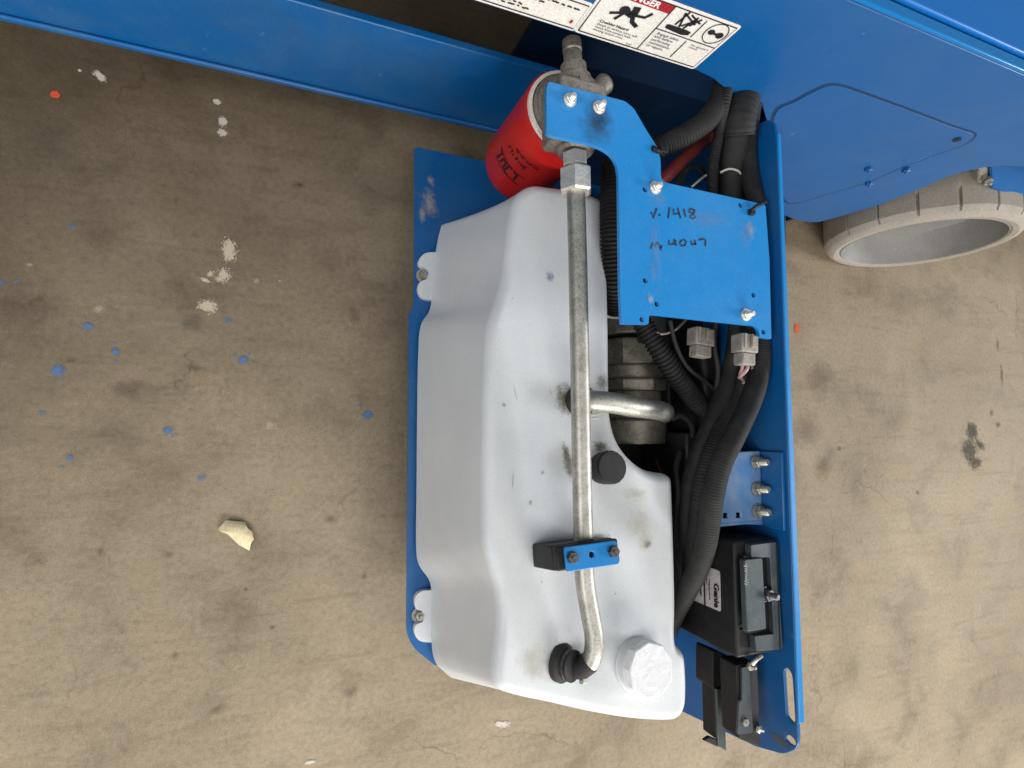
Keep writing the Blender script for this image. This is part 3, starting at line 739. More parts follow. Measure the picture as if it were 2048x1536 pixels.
bm_obj('lettering', lb, 'red_black', can, sm=False)
# cast inlet and outlet ports
hz = .405
ax0, ax1 = at(1150, 182, hz), at(1150, 300, hz)
def port(name, px0, py0, px1, py1, prof, m, parent, z=hz, n=28):
    a, b = at(px0, py0, z), at(px1, py1, z); L = (b - a).length
    return bm_obj(name, lathe_bm([(r, t_ * L) for r, t_ in prof], n, close=True), m, parent, axis_frame(a, b - a), ang=30)
port('inlet_port', 1152, 215, 1143, 78, [(.022, 0), (.023, .22), (.021, .26), (.021, .42), (.0165, .46), (.0165, .60), (.012, .64), (.0115, .80), (.0125, .82), (.012, .97), (.009, 1)], 'cast', flt)
lathe('bypass_plug', [(0, 0), (.013, 0), (.013, .022), (.010, .026), (0, .026)], 'cast', flt, axis_frame(at(1186, 188, .40), V((.5, .5, .25))), n=20)
lathe('gauge_plug', [(0, 0), (.008, 0), (.008, .012), (0, .012)], 'cast', flt, axis_frame(at(1158, 172, .425), V((.2, .3, 1))), n=16)
port('outlet_port', 1150, 262, 1150, 308, [(.030, 0), (.030, .55), (.024, .6), (.024, .88), (.021, 1)], 'cast', flt)
box('head_block', (ax1.x - .036, ax1.y + .002, .38), (ax1.x + .028, ax0.y - .004, ZBR - .006), 'cast', flt, bevel=.006, segs=3)

# ================================================================== RETURN TUBE over the tank
ZTU = .415
tb_ = thing('return_tube', at(1165, 800, ZTU), 'long zinc plated steel tube with hex nuts running over the white tank', 'pipe')
pA = at(1150, 308, hz); pB = at(1153, 342, ZTU - .006)
port('hex_adapter', 1150, 308, 1150.5, 334, [(.0155, 0), (.0165, .06), (.0165, .94), (.0155, 1)], 'zinc_bright', tb_, z=ZTU - .006, n=6)
port('adapter_neck', 1150.5, 330, 1151, 345, [(.011, 0), (.011, 1)], 'zinc', tb_, z=ZTU - .006, n=20)
port('tube_nut', 1151, 340, 1152, 387, [(.0195, 0), (.021, .06), (.021, .92), (.0185, 1)], 'zinc_bright', tb_, z=ZTU - .004, n=6)
TR = .0115
tpts = [at(1151.5, 378, ZTU - .004), at(1155, 500, ZTU - .002), at(1158, 640, ZTU), at(1161, 800, ZTU), at(1164, 960, ZTU), at(1167, 1080, ZTU), at(1169, 1150, ZTU), at(1174, 1190, ZTU),
        at(1182, 1235, ZTU), at(1188, 1270, ZTU), at(1188, 1300, ZTU - .002), at(1180, 1323, ZTU - .007), at(1164, 1335, ZTU - .014), at(1150, 1335, ZTU - .022), at(1140, 1331, ZTU - .034)]
main_tube = bm_obj('tube', tube_bm(resample(catmull(tpts, 12), .004), TR, 24), 'zinc', tb_)
bm_obj('elbow_sleeve', tube_bm(resample(catmull(tpts[-4:], 12), .004), TR * 1.08, 20), 'rubber', tb_)
gfr = axis_frame(on_tank(1128, 1326), V((.5, .0, 1)))
lathe('grommet', [(.0225, -.006), (.0225, .001), (.020, .004), (.0165, .005), (.0165, .010), (.018, .011), (.018, .014), (.0135, .015)], 'rubber', tb_, gfr, n=32)
lathe('hose_clamp', [(.0168, .005), (.0174, .006), (.0174, .0095), (.0168, .010)], 'bolt_dark', tb_, gfr, n=32)
box('clamp_screw', (-.004, -.003, 0), (.004, .003, .008), 'zinc', tb_, axis_frame(at(1163, 1362, .40), V((.2, .4, 1))), bevel=.001)

# clamp block holding the tube
k0, k1 = on_tank(1066, 1113), None
CN = V((0, .16, 1)).normalized()
cl = thing('tube_clamp', on_tank(1120, 1112), 'black clamp block with blue cover plate holding the steel tube', 'clamp')
cz = .068
pL = on_tank(1066, 1088); pL2 = on_tank(1066, 1135); wL = (pL2 - pL).length
pm = (pL + pL2) / 2
cfr = frame(pm, V((1, .04, 0)), CN.cross(V((1, .04, 0))))
# right end from the picture, on the plane at the block's top
ptop = pm + CN * cz
rgt = hit(1241, 1108, ptop, CN); wX = (rgt - ptop).dot(V((1, .04, 0)).normalized())
box('block', (0, -wL / 2, -.002), (wX, wL / 2, cz * .82), 'black', cl, cfr, bevel=.002)
box('block_cap', (.0, -wL / 2 + .0006, cz * .83), (wX, wL / 2 - .0006, cz * .97), 'black', cl, cfr, bevel=.002)
cp = plate('cover_plate', rounded([(.008, -wL / 2 - .001), (wX - .004, -wL / 2 - .001), (wX - .004, wL / 2 - .002), (.008, wL / 2 - .002)], .003, 2), [circ((wX * .52, 0), .0034, 12)], .004, cfr @ Matrix.Translation((0, 0, cz * .97 + .0045)), 'blue_bracket', cl)
for xx in (.2, .86):
    nut('clamp_bolt', cfr @ V((wX * xx, 0, cz * .97 + .0045)), CN, .0068, .006, 'bolt_dark', cl)

# short elbow tube from the tank to the pump
el = thing('elbow_tube', on_tank(1150, 800), 'short bent zinc tube from the tank top to the pump, under the long tube', 'pipe')
lathe('grommet', [(.021, -.003), (.021, .004), (.018, .007), (.018, .012), (.013, .014)], 'rubber', el, axis_frame(on_tank(1160, 802), CAPN), n=28)
epts = [on_tank(1160, 802, .0), on_tank(1164, 801, .010), on_tank(1172, 801, .018), on_tank(1190, 802, .023), on_tank(1225, 806, .022), at(1270, 814, .385), at(1306, 819, .374), at(1322, 822, .360), at(1330, 825, .335), at(1330, 828, .29)]
bm_obj('tube', tube_bm(resample(catmull(epts, 12), .004), .0135, 24), 'zinc', el)

# ================================================================== BLUE MOUNTING BRACKET
BR = frame(V((0, 0, ZBR)), V((1, 0, 0)), V((0, 1, 0)))
r2 = lambda px, py: tuple(at(px, py, ZBR).xy)
bro = [(1093, 176, 0.004), (1097, 163, .006), (1202, 190, 0), (1250, 202, .004), (1268, 217, .004), (1291, 257, 0), (1314, 293, .006), (1321, 319, .004), (1322, 357, .004), (1330, 365, .004), (1408, 382, 0), (1507, 404, 0), (1531, 410, .003),
       (1539, 519, 0), (1543, 678, .002), (1520, 675, .002), (1518, 660, .004), (1511, 652, .003), (1302, 629, .002), (1298, 633, .001), (1297, 649, .002), (1243, 648, .002), (1240, 584, 0), (1238, 409, 0), (1237, 350, 0),
       (1233, 326, .01), (1222, 309, .012), (1204, 297, .012), (1178, 288, 0), (1118, 275, 0), (1099, 271, .004), (1093, 265, .004)]
brk = thing('mounting_bracket', at(1390, 520, ZBR), 'bright blue steel bracket plate with handwritten numbers and stud bolts', 'bracket')
hls = [circ(r2(*c_), .0036, 12) for c_ in ((1291, 561), (1314, 608), (1507, 590), (1284, 639), (1527, 664), (1290, 379), (1307, 298), (1481, 410))]
bpl = plate('bracket_plate', rounded([(*r2(a, b), c_) for a, b, c_ in bro], 0, 4), hls, .005, BR, 'blue_bracket', brk, bevel=.0012)
# folded flange along its side plate edge and two legs down to the tray wall
bm_obj('edge_flange', box_bm((r2(1537, 519)[0] - .003, r2(1541, 660)[1], ZBR - .045), (r2(1537, 519)[0] + .0005, r2(1534, 425)[1], ZBR - .0055)), 'blue_tray', bpl, bevel=.001)
for y_ in (r2(1534, 440)[1], r2(1541, 640)[1]):
    bm_obj('stand_off', box_bm((r2(1537, 519)[0] + .0008, y_ - .014, ZBR - .040), (XP - .0008, y_ + .014, ZBR - .034)), 'blue_tray', bpl, bevel=.001)
for px, py, st in ((1139, 201, .008), (1197, 216, .010), (1310, 376, .008), (1491, 630, .010)):
    nut('stud_bolt', at(px, py, ZBR + .0003), ZZ, .0066, .005, 'zinc_bright', brk, stud=st * .8, washer=.0082, sr=.5)
# handwriting in black marker
hw_ = bmesh.new()
def pen(pts, wd=.0022): ribbon([V((*r2(*p), ZBR + .0006)) for p in pts], ZZ, wd, hw_)
pen([(1302, 424), (1306, 437), (1313, 417)]); pen([(1316, 431), (1321, 430)]); pen([(1339, 415), (1336, 437)])
pen([(1347, 418), (1347, 429), (1359, 427)]); pen([(1355, 416), (1358, 428), (1361, 437)]); pen([(1367, 418), (1371, 434)])
pen([(1389, 420), (1380, 418), (1377, 423), (1387, 429), (1391, 435), (1384, 438), (1379, 434), (1386, 427), (1390, 421)])
bm_obj('handwriting', hw_, 'marker', bpl, sm=False); hw_ = bmesh.new()
pen([(1301, 498), (1305, 486), (1309, 494), (1315, 484), (1319, 493)]); pen([(1318, 497), (1324, 492)]); pen([(1321, 494), (1321, 501)])
pen([(1338, 481), (1337, 489), (1347, 489), (1349, 479)]); pen([(1350, 480), (1352, 492)]); pen([(1364, 480), (1359, 486), (1362, 492), (1370, 491), (1372, 483), (1366, 479)])
pen([(1382, 482), (1383, 490), (1392, 487)]); pen([(1389, 480), (1391, 491)]); pen([(1397, 480), (1406, 478), (1411, 482), (1410, 493)])
bm_obj('handwriting', hw_, 'marker', bpl, sm=False)
for px, py, a, b, m, r in ((1318, 400, .02, .016, 's_faint', 0), (1305, 545, .008, .02, 's_faint', 0), (1300, 598, .008, .012, 's_scuff', .2), (1500, 460, .014, .018, 's_yellow', 0), (1192, 252, .034, .034, 's_smudge', .2), (1200, 232, .024, .026, 's_smudge', 0), (1490, 470, .02, .03, 's_faint', 0), (1310, 500, .012, .07, 's_faint', .05), (1420, 440, .06, .02, 's_faint', .1)):
    spot('scuff', at(px, py, ZBR), a, b, m, bpl, r)

# ================================================================== PUMP AND MOTOR between tank and side plate
pz = .235
pu = thing('hydraulic_pump', at(1265, 760, ZB), 'grimy metal hydraulic pump with stacked flanges behind the white tank', 'pump')
pa = at(1252, 900, pz); 
def pump_seg(name, py0, py1, r, m, n=36):
    y0, y1 = at(1262, py0, pz).y, at(1262, py1, pz).y; x = at(1262, 760, pz).x
    return lathe(name, [(0, 0), (r * .96, 0), (r, .003), (r, (y0 - y1) - .003), (r * .96, y0 - y1), (0, y0 - y1)], m, pu, axis_frame(V((x, y0, pz)), V((0, -1, 0))), n=n)
pump_seg('motor_body', 430, 640, .062, 'black'); pump_seg('end_flange', 640, 676, .060, 'pump'); pump_seg('pump_flange', 684, 733, .058, 'pump', 8); pump_seg('pump_ring', 734, 760, .054, 'pump')
pump_seg('mounting_flange', 761, 783, .060, 'pump', 8); pump_seg('pump_body', 784, 838, .048, 'pump'); pump_seg('rusty_housing', 839, 886, .055, 'pump')
px_ = at(1262, 760, pz).x
for dx in (-.02, 0, .02):
    nut('flange_bolt', V((px_ + dx, at(1262, 690, pz).y, pz + .058)), V((dx * 8, 0, 1)), .0075, .008, 'bolt_dark', pu)
box('dark_filler', (px_ + .035, at(1262, 830, .28).y, .12), (px_ + .16, at(1262, 600, .28).y, .285), 'black', pu, bevel=.004)  # black filler raised beside the pump to darken that gap
box('dark_filler_top', (px_ + .062, at(1345, 862, .30).y, .21), (XP - .012, .15, .335), 'black', pu, bevel=.008, segs=3)  # added black filler standing in for the dark behind the hoses
box('dark_filler_side', (XP - .075, at(1450, 880, .3).y - .06, .12), (XP - .010, at(1345, 862, .30).y - .002, .33), 'black', pu, bevel=.004)  # added black box covering blue plate where the bay should look dark
box('dark_filler_base', (px_ - .03, -.20, ZB + .002), (XP - .018, .34, .215), 'black', pu, bevel=.006)  # black filler added low in the bay to keep it dark

# dark red plug with its wires
rp = thing('red_plug', at(1345, 935, .2), 'dark red round cap with loose red wires in the shadow beside the tank notch', 'cap')
lathe('cap', [(0, 0), (.030, 0), (.030, .016), (.027, .020), (.022, .020), (.021, .010), (0, .010)], 'dark_red', rp, axis_frame(at(1345, 925, .238), V((-.1, .1, 1))), n=28)
for k, pts in enumerate((((1312, 920, .26), (1325, 950, .28), (1340, 985, .27), (1342, 1030, .27), (1344, 1075, .26)), ((1350, 930, .262), (1340, 955, .28), (1336, 985, .27), (1347, 1020, .27)), ((1325, 945, .262), (1345, 965, .28), (1352, 1000, .26), (1346, 1060, .25)))):
    bm_obj('wire', tube_bm(resample(catmull([at(*p) for p in pts], 8), .004), .0017, 8), 'red_wire', rp)

# ================================================================== CONDUITS
def inside(px, py, z, r):
    p = at(px, py, z); lim = XP - r - .001
    return p if p.x < lim else hit(px, py, (lim, 0, 0), (1, 0, 0))
def hose(px_list, r, label, name='corrugated_conduit', corr=True, m='conduit', group='black corrugated conduits in the tray', pitch=.0052, depth=.07):
    pts = [inside(p[0], p[1], p[2], r) for p in px_list]
    o = corrugated(name, pts, r, m, None, pitch, depth) if corr else tube(name, pts, r, m, None, .006, 16)
    return tag(o, label, 'hose', group)
hose([(1262, 610, .33), (1290, 655, .335), (1318, 700, .34), (1350, 748, .34), (1382, 790, .335), (1402, 815, .32), (1415, 845, .28)], .0150, 'black corrugated conduit slanting down from the blue bracket with pale worn ribs', depth=.09, pitch=.0062)
hose([(1480, 560, .30), (1475, 680, .33), (1463, 740, .35), (1444, 800, .36), (1418, 862, .36), (1392, 930, .35), (1376, 1000, .345), (1368, 1080, .33), (1362, 1150, .30), (1358, 1230, .26)], .0146, 'smooth black hose on the left of the cable bundle, next to the white tank', corr=False, name='rubber_hose')
hose([(1470, 560, .40), (1494, 620, .405), (1518, 680, .415), (1518, 740, .42), (1502, 800, .43), (1470, 870, .435), (1443, 925, .435), (1427, 985, .43), (1419, 1040, .42), (1411, 1088, .41), (1394, 1142, .39), (1371, 1185, .36), (1350, 1226, .32), (1336, 1262, .27)], .0142, 'thick black conduit rightmost in the cable bundle, curving past the black box', pitch=.0036, depth=.013)
hose([(1470, 790, .355), (1446, 850, .375), (1418, 920, .388), (1402, 985, .392), (1396, 1040, .385), (1390, 1095, .36), (1380, 1150, .32)], .0130, 'black corrugated conduit in the middle of the cable bundle', pitch=.0044, depth=.022)
hose([(1450, 790, .25), (1420, 860, .26), (1395, 930, .27), (1380, 1010, .26), (1366, 1100, .24), (1362, 1200, .21)], .0145, 'dark hose lowest in the cable bundle', corr=False, name='rubber_hose')
hose([(1500, 700, .36), (1486, 770, .37), (1462, 830, .375), (1436, 885, .372), (1412, 950, .36), (1404, 1020, .34), (1408, 1080, .32), (1404, 1140, .28)], .0105, 'thin dark hose threading between the thicker conduits of the cable bundle', corr=False, name='rubber_hose')
hose([(1456, 120, .40), (1448, 168, .415), (1436, 208, .42), (1412, 242, .42), (1378, 266, .415), (1340, 285, .405), (1312, 298, .395), (1285, 312, .37)], .0150, 'black corrugated conduit arching from the lift opening to the blue bracket corner', pitch=.0042, depth=.036)
hose([(1494, 165, .40), (1486, 200, .415), (1474, 240, .41), (1466, 300, .395), (1463, 350, .38), (1460, 400, .36), (1458, 460, .34)], .021, 'thick smooth black hose standing beside the tray side plate', corr=False, name='rubber_hose')
hose([(1508, 195, .40), (1502, 230, .40), (1496, 290, .39), (1500, 350, .375), (1510, 400, .35), (1512, 460, .33)], .0125, 'thin black hose nearest to the tray side plate at the top', corr=False, name='rubber_hose')
hose([(1458, 160, .43), (1449, 210, .43), (1437, 270, .405), (1428, 320, .40), (1425, 370, .395), (1424, 410, .38), (1424, 450, .36)], .0076, 'thin black corrugated conduit running straight down behind the blue bracket', pitch=.0036, depth=.05)
hose([(1227, 330, .36), (1224, 400, .365), (1224, 480, .365), (1228, 560, .35), (1232, 620, .32)], .0165, 'black corrugated conduit squeezed between white tank and blue bracket', depth=.08)
hose([(1420, 275, .34), (1390, 298, .35), (1360, 325, .352), (1335, 350, .35), (1310, 375, .34)], .0095, 'dull red hose slanting beneath the arched black conduit', corr=False, m='dark_red', name='red_hose', group='hoses in the tray')
# wrapped sleeve round the two upper hoses
sl = tag(bm_obj('wrapped_sleeve', tube_bm(resample(catmull([at(1490, 184, .418), at(1484, 205, .422), at(1478, 238, .420), at(1475, 272, .412)], 10), .0024), lambda i: .0235 * (1 if i % 3 else .97), 20), 'conduit', ang=25), 'black ribbed sleeve wrapped round the hoses at the lift opening', 'sleeve')
for pts, lab in ((((1440, 345, .395), (1458, 338, .402), (1476, 342, .402), (1487, 356, .395), (1490, 372, .375)), 'pale cable tie looped over the thick black hose'),
                 (((1383, 374, .37), (1397, 362, .375), (1412, 350, .375)), 'pale straight cable tie tail beside the blue bracket edge')):
    tag(bm_obj('cable_tie', tube_bm(resample(catmull([at(*p) for p in pts], 10), .003), .0016, 8), 'tie'), lab, 'cable tie', 'pale cable ties by the blue bracket')
lw = thing('wire_loop', at(1385, 360, .33), 'thin dark wires looping beside the red hose', 'wire')
for q in (0, 5, 10):
    bm_obj('wire', tube_bm(resample(catmull([at(1352 + q, 372 - q * .3, .34), at(1362 + q, 345, .35), at(1385 + q * .5, 331 + q * .4, .352), at(1404, 336 + q, .35), at(1412, 350 + q, .34)], 10), .003), .0019, 8), 'conduit', lw)
tie_d = thing('black_cable_tie', at(1500, 425, ZBR), 'small black cable tie knotted through the upper right corner of the blue bracket', 'cable tie')
bm_obj('strap', tube_bm(resample(catmull([at(1500, 425, ZBR + .001), at(1506, 418, ZBR + .006), at(1516, 411, ZBR + .006), at(1527, 406, ZBR - .002), at(1533, 402, ZBR - .012)], 10), .003), .0024, 8), 'black', tie_d)
box('head', (-.004, -.004, 0), (.004, .004, .006), 'black', tie_d, axis_frame(at(1500, 426, ZBR + .0004), ZZ), bevel=.001)
tie_e = thing('black_cable_tie', at(1318, 300, ZBR), 'black cable tie at the end of the arched conduit by the slanted bracket edge', 'cable tie')
bm_obj('strap', tube_bm(resample(catmull([at(1306, 295, ZBR - .001), at(1312, 300, ZBR + .004), at(1320, 305, ZBR - .004), at(1326, 308, ZBR - .02)], 8), .003), .003, 8), 'black', tie_e)
box('head', (-.005, -.004, 0), (.005, .004, .007), 'black', tie_e, axis_frame(at(1322, 303, ZBR - .006), ZZ), bevel=.001)

# ================================================================== CONNECTOR PLUGS
def connector(px, py, z, sx, sy, label, wires, rot=0):
    p = inside(px, py, z, sx * .6); t_ = thing('connector_plug', p, label, 'connector', 'grey wiring connectors under the bracket')
    fr_ = Matrix.Translation(p) @ Matrix.Rotation(rot, 4, 'Z')
    box('housing', (-sx / 2, -sy * .1, -.012), (sx / 2, sy * .5, .010), 'connector', t_, fr_, bevel=.002)
    box('latch', (-sx * .05, sy * .05, .0102), (sx * .3, sy * .42, .015), 'connector', t_, fr_, bevel=.001)
    box('collar', (-sx * .40, -sy * .5, -.010), (sx * .40, -sy * .101, .008), 'connector', t_, fr_, bevel=.002)
    for k in range(2):
        box('rib', (-sx * .42 + k * sx * .4, sy * .02, .0102), (-sx * .30 + k * sx * .4, sy * .48, .0125), 'connector', t_, fr_, bevel=.0006)
    for pts, m, r in wires: bm_obj('wire', tube_bm(resample(catmull([at(*q) for q in pts], 8), .004), r, 8), m, t_)
connector(1402, 686, .37, .033, .042, 'grey brown connector plug hanging under the bracket, left of the pair',
          [(((1393, 716, .295), (1394, 740, .28), (1400, 770, .27), (1412, 790, .26)), 'connector', .0022), (((1406, 716, .295), (1408, 742, .285), (1418, 765, .27), (1432, 780, .26)), 'connector', .0022), (((1414, 716, .295), (1422, 740, .28), (1436, 765, .26)), 'black', .0022)], -.08)
connector(1490, 700, .43, .028, .042, 'pale grey connector plug with pink wires, right of the pair',
          [(((1486, 722, .425), (1484, 738, .425), (1480, 752, .420), (1488, 762, .410)), 'pink_wire', .0022), (((1496, 726, .425), (1494, 738, .428), (1484, 750, .426), (1478, 756, .420)), 'pink_wire', .0024), (((1504, 726, .425), (1504, 742, .420), (1496, 758, .410), (1486, 766, .400)), 'connector', .0018), (((1508, 726, .420), (1508, 745, .415), (1498, 765, .400)), 'tie', .0013)], -.05)
for wl, mt, rr, lab in (
    ([(1300, 655, .34), (1322, 668, .35), (1350, 660, .35), (1372, 640, .34)], 'connector', .0018, 'thin pale wire crossing beneath the blue bracket edge'),
    ([(1340, 640, .36), (1352, 690, .35), (1376, 735, .345), (1420, 770, .34), (1450, 800, .33)], 'rubber', .003, 'thin black wire dropping from the blue bracket into the bay'),
    ([(1432, 640, .37), (1428, 690, .365), (1436, 740, .36), (1430, 800, .35)], 'rubber', .0035, 'black wire between the two grey connector plugs'),
    ([(1344, 838, .335), (1362, 832, .34), (1380, 846, .335), (1385, 868, .33), (1372, 880, .32)], 'conduit', .004, 'short black wire loop right of the elbow tube end'),
    ([(1360, 905, .33), (1352, 940, .34), (1356, 985, .345), (1352, 1040, .34), (1354, 1100, .33)], 'rubber', .0045, 'black wire along the right edge of the white tank')):
    tag(bm_obj('loose_wire', tube_bm(resample(catmull([inside(*q, rr) for q in wl], 10), .004), rr, 10), mt), lab, 'wire', 'loose wires in the tray')
nl = thing('pump_label', at(1228, 620, .30), 'small worn data plate standing between tank and blue bracket', 'label plate')
box('plate', (-.02, -.018, 0), (.03, .018, .003), 'decal', nl, Matrix.Translation(at(1228, 614, .29)), bevel=.0005)
bmx = bmesh.new(); q0 = at(1226, 612, .2936); ribbon([q0 + V((0, .011, 0)), q0 + V((0, -.012, 0))], ZZ, .004, bmx); ribbon([q0 + V((-.006, .011, 0)), q0 + V((-.006, -.012, 0))], ZZ, .0015, bmx)
bm_obj('print', bmx, 'ink', nl, sm=False)

# ================================================================== SMALL BLUE BRACKET ON THE SIDE PLATE
zs = .402
sb = thing('relay_bracket', at(1500, 975, zs), 'pale worn blue bracket with three nuts on the tray side plate', 'bracket')
SBF = frame(V((0, 0, zs)), V((1, 0, 0)), V((0, 1, 0)))
q2 = lambda px, py: tuple(at(px, py, zs).xy)
sp_ = plate('bracket_top', [q2(1430, 905), q2(1520, 902), q2(1526, 1050), q2(1415, 1047)], [[q2(*p) for p in ((1447, 1026), (1456, 1026), (1456, 1037), (1447, 1037))], [q2(*p) for p in ((1473, 1025), (1482, 1025), (1482, 1036), (1473, 1036))]], .004, SBF, 'blue_worn', sb)
bm_obj('wall_flange', box_bm((XP - .006, q2(1534, 1052)[1], zs - .02), (XP - .0008, q2(1528, 902)[1], zs + .035)), 'blue_tray', sb, bevel=.0012)
bm_obj('front_flange', box_bm((q2(1430, 905)[0], q2(1430, 1048)[1] - .004, zs - .05), (XP - .007, q2(1430, 1048)[1], zs + .001)), 'blue_worn', sb, bevel=.001)
for px, py in ((1520, 926), (1545, 978), (1524, 1024)):
    p = at(px - 4, py - 2, zs + .0006); p.x = min(p.x, XP - .016)
    nut('stud_bolt', p, V((.1, .05, 1)), .0085, .007, 'zinc', sb, stud=.010, washer=.0105, sr=.55)

# ================================================================== BLACK CONTROL BOX on the side plate
zc = .432
cb = thing('control_box', side(1470, 1190), 'black control box with pale label and lit-grey top mounted on the tray side plate', 'control box')
xb = at(1485, 1195, zc).x
yT, yB = at(1520, 1083, zc).y, at(1511, 1321, zc).y
box('housing', (xb, yB, .20), (XP - .003, yT, zc - .012), 'black', cb, bevel=.004, segs=3)
c2 = lambda px, py: tuple(at(px, py, zc).xy)
CF = frame(V((0, 0, zc)), V((1, 0, 0)), V((0, 1, 0)))
plate('top_cover', rounded([c2(1502, 1090), c2(1552, 1084), c2(1566, 1298), c2(1513, 1303), c2(1510, 1272), c2(1548, 1268), c2(1540, 1114), c2(1503, 1116)], .002, 2), [], .011, CF, 'lit_plastic', cb, bevel=.002)
plate('raised_cover', rounded([c2(1484, 1118), c2(1520, 1114), c2(1528, 1256), c2(1490, 1262)], .003, 2), [], .009, CF @ Matrix.Translation((0, 0, .004)), 'lit_plastic', cb, bevel=.002)
plate('recess_floor', [c2(1522, 1114), c2(1540, 1113), c2(1549, 1268), c2(1512, 1274), c2(1492, 1264), c2(1529, 1257)], [], .004, CF @ Matrix.Translation((0, 0, -.0075)), 'black', cb, bevel=0)
bm_obj('seam', box_bm((XP - .0155, yB + .002, zc + .0004), (XP - .0145, yT - .004, zc + .0012)), 'hole', cb)
wr = bmesh.new()
for k in range(9):
    a = [at(1487 + random.uniform(0, 6), 1126 + k * 5.2 + random.uniform(-1, 1), zc + .0048), at(1493 + random.uniform(0, 6), 1129 + k * 5.2, zc + .0048), at(1488 + random.uniform(0, 5), 1131 + k * 5.2, zc + .0048)]
    ribbon(a, ZZ, .0012, wr)
bm_obj('paint_pen_marks', wr, 'connector', cb, sm=False)
nut('cover_bolt', at(1529, 1188, zc - .004), V((.25, 0, 1)), .0085, .008, 'bolt_dark', cb, stud=.009, washer=.010, sr=.5)
# label on its upright left face
LF = frame(V((xb - .0012, 0, 0)), V((0, -1, 0)), ZZ)
l2 = lambda px, py: loc2(LF, hit(px, py, (xb - .0012, 0, 0), (1, 0, 0)))
lp = [l2(1422, 1138), l2(1440, 1142), l2(1442, 1226), l2(1380, 1213), l2(1376, 1130)]
ls0 = min(l2(1422, 1138)[0], l2(1440, 1142)[0]); ls1 = l2(1442, 1224)[0]; lz1 = l2(1441, 1185)[1]; lz0 = l2(1380, 1175)[1]; lzm = l2(1410, 1185)[1]
la = plate('label', rounded([(ls0, lz0), (ls1, lz0), (ls1, lz1), (ls0, lz1)], .004, 3), [], .0006, LF @ Matrix.Translation((0, 0, .0002)), 'label', cb, bevel=0, sm=False)
me = text_mesh('Genie', (lz1 - lzm) * .44, 'LEFT', .0005); me.transform(LF @ Matrix.Translation((ls0 + (ls1 - ls0) * .34, lz1 - (lz1 - lzm) * .38, .0009))); mesh_obj('lettering', me, 'ink', la, sm=False)
lb = bmesh.new(); ribbon([LF @ V((ls0 + .004, lzm, .0008)), LF @ V((ls1, lzm, .0008))], V((-1, 0, 0)), .003, lb)
for k in range(26):
    a = random.uniform(ls0 + .006, ls1 - .014); z_ = random.choice((lzm + (lz1 - lzm) * .15, lzm + (lz1 - lzm) * .32, lz0 + (lzm - lz0) * .25, lz0 + (lzm - lz0) * .5, lz0 + (lzm - lz0) * .75))
    ribbon([LF @ V((a + i * .0016, z_ + random.uniform(-.0012, .0012), .0008)) for i in range(random.randint(3, 7))], V((-1, 0, 0)), .0011, lb)
bm_obj('small_print', lb, 'ink', la, sm=False)

# ================================================================== ALARM AND CATCH AT THE END OF THE TRAY
al = thing('backup_alarm', side(1470, 1400), 'black alarm housing with lit-grey top at the end of the tray', 'alarm')
za = .412
a2 = lambda px, py: tuple(at(px, py, za).xy)
AF = frame(V((0, 0, za)), V((1, 0, 0)), V((0, 1, 0)))
plate('housing', rounded([a2(1472, 1330), a2(1514, 1326), a2(1521, 1494), a2(1478, 1478)], .004, 3), [], .03, AF, 'black', al, bevel=.004, segs=3)
plate('top_strip', rounded([a2(1479, 1332), a2(1494, 1330), a2(1501, 1462), a2(1470, 1466), a2(1474, 1400), a2(1480, 1395)], .002, 2), [], .004, AF @ Matrix.Translation((0, 0, .0045)), 'lit_plastic', al, bevel=.001)
nut('alarm_bolt', at(1500, 1331, za + .004), ZZ, .006, .004, 'zinc', al, stud=.005); nut('alarm_bolt', at(1490, 1444, za + .005), ZZ, .005, .003, 'connector', al)
bm_obj('terminal', tube_bm(resample(catmull([at(1504, 1328, za + .012), at(1514, 1318, za + .016), at(1524, 1311, za + .016)], 8), .003), .0028, 10), 'zinc', al)
nut('alarm_bolt', at(1515, 1457, za + .0005), V((.4, 0, 1)), .005, .004, 'zinc_bright', al, stud=.004)
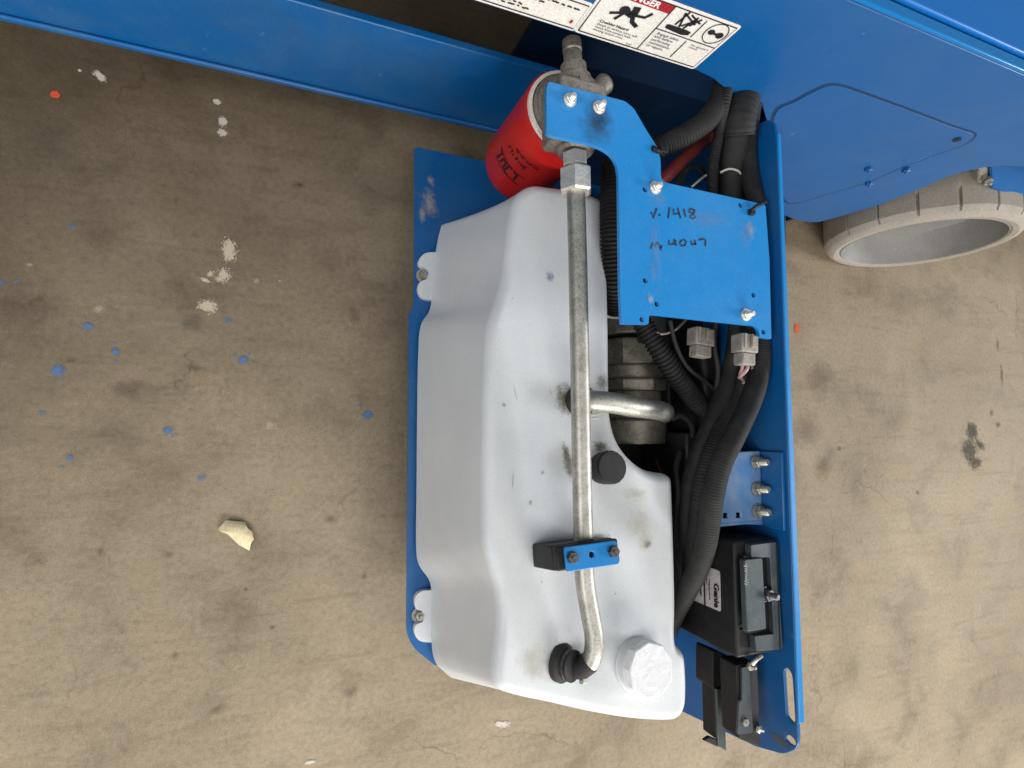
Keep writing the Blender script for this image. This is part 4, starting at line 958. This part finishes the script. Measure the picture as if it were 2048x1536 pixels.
lt = thing('tray_latch', at(1430, 1440, .2), 'dark steel latch bar with hooked foot sticking out past the tray end', 'latch')
zl2 = .37
t2 = lambda px, py: tuple(at(px, py, zl2).xy)
LT = frame(V((0, 0, zl2)), V((1, 0, 0)), V((0, 1, 0)))
plate('bar', [t2(1433, 1378), t2(1448, 1379), t2(1453, 1502), t2(1436, 1494), t2(1435, 1440)], [], .005, LT, 'lit_plastic', lt)
bm_obj('web', box_bm((t2(1434, 1400)[0], t2(1434, 1482)[1], zl2 - .03), (t2(1434, 1400)[0] + .005, t2(1434, 1380)[1], zl2 - .0055)), 'black', lt, bevel=.001)
plate('hook_foot', [t2(1408, 1482), t2(1420, 1474), t2(1435, 1480), t2(1436, 1495)], [], .005, LT @ Matrix.Translation((0, 0, -.001)), 'black', lt)
bx = thing('latch_housing', at(1420, 1360, .25), 'black moulded housing low beside the tank filler corner', 'housing')
plate('body', rounded([t2(1430, 1302), t2(1477, 1322), t2(1480, 1394), t2(1430, 1382)], .006, 3), [], .035, LT @ Matrix.Translation((0, 0, -.004)), 'black', bx, bevel=.006, segs=3)
plate('lid', rounded([t2(1444, 1316), t2(1466, 1326), t2(1468, 1372), t2(1446, 1366)], .004, 3), [], .006, LT @ Matrix.Translation((0, 0, .003)), 'black', bx, bevel=.002)

# ================================================================== PAPER SCRAP ON THE FLOOR
pp = [(436, 1058), (452, 1039), (490, 1043), (496, 1055), (505, 1062), (508, 1078), (503, 1084), (499, 1100), (478, 1088), (455, 1066), (442, 1062)]
bm = bmesh.new(); vs = []
for i, p in enumerate(pp):
    a = at(*p, 0); vs.append(bm.verts.new((a.x, a.y, .002 + .004 * abs(math.sin(i * 1.7)))))
c_ = at(480, 1065, 0); vc = bm.verts.new((c_.x, c_.y, .0035))
for i in range(len(vs)): bm.faces.new((vs[i], vs[(i + 1) % len(vs)], vc))
ps = bm_obj('paper_scrap', bm, 'paper', ang=80); sd = ps.modifiers.new('thickness', 'SOLIDIFY'); sd.thickness = .0012
tag(ps, 'torn cream scrap of card lying on the concrete floor', 'scrap')
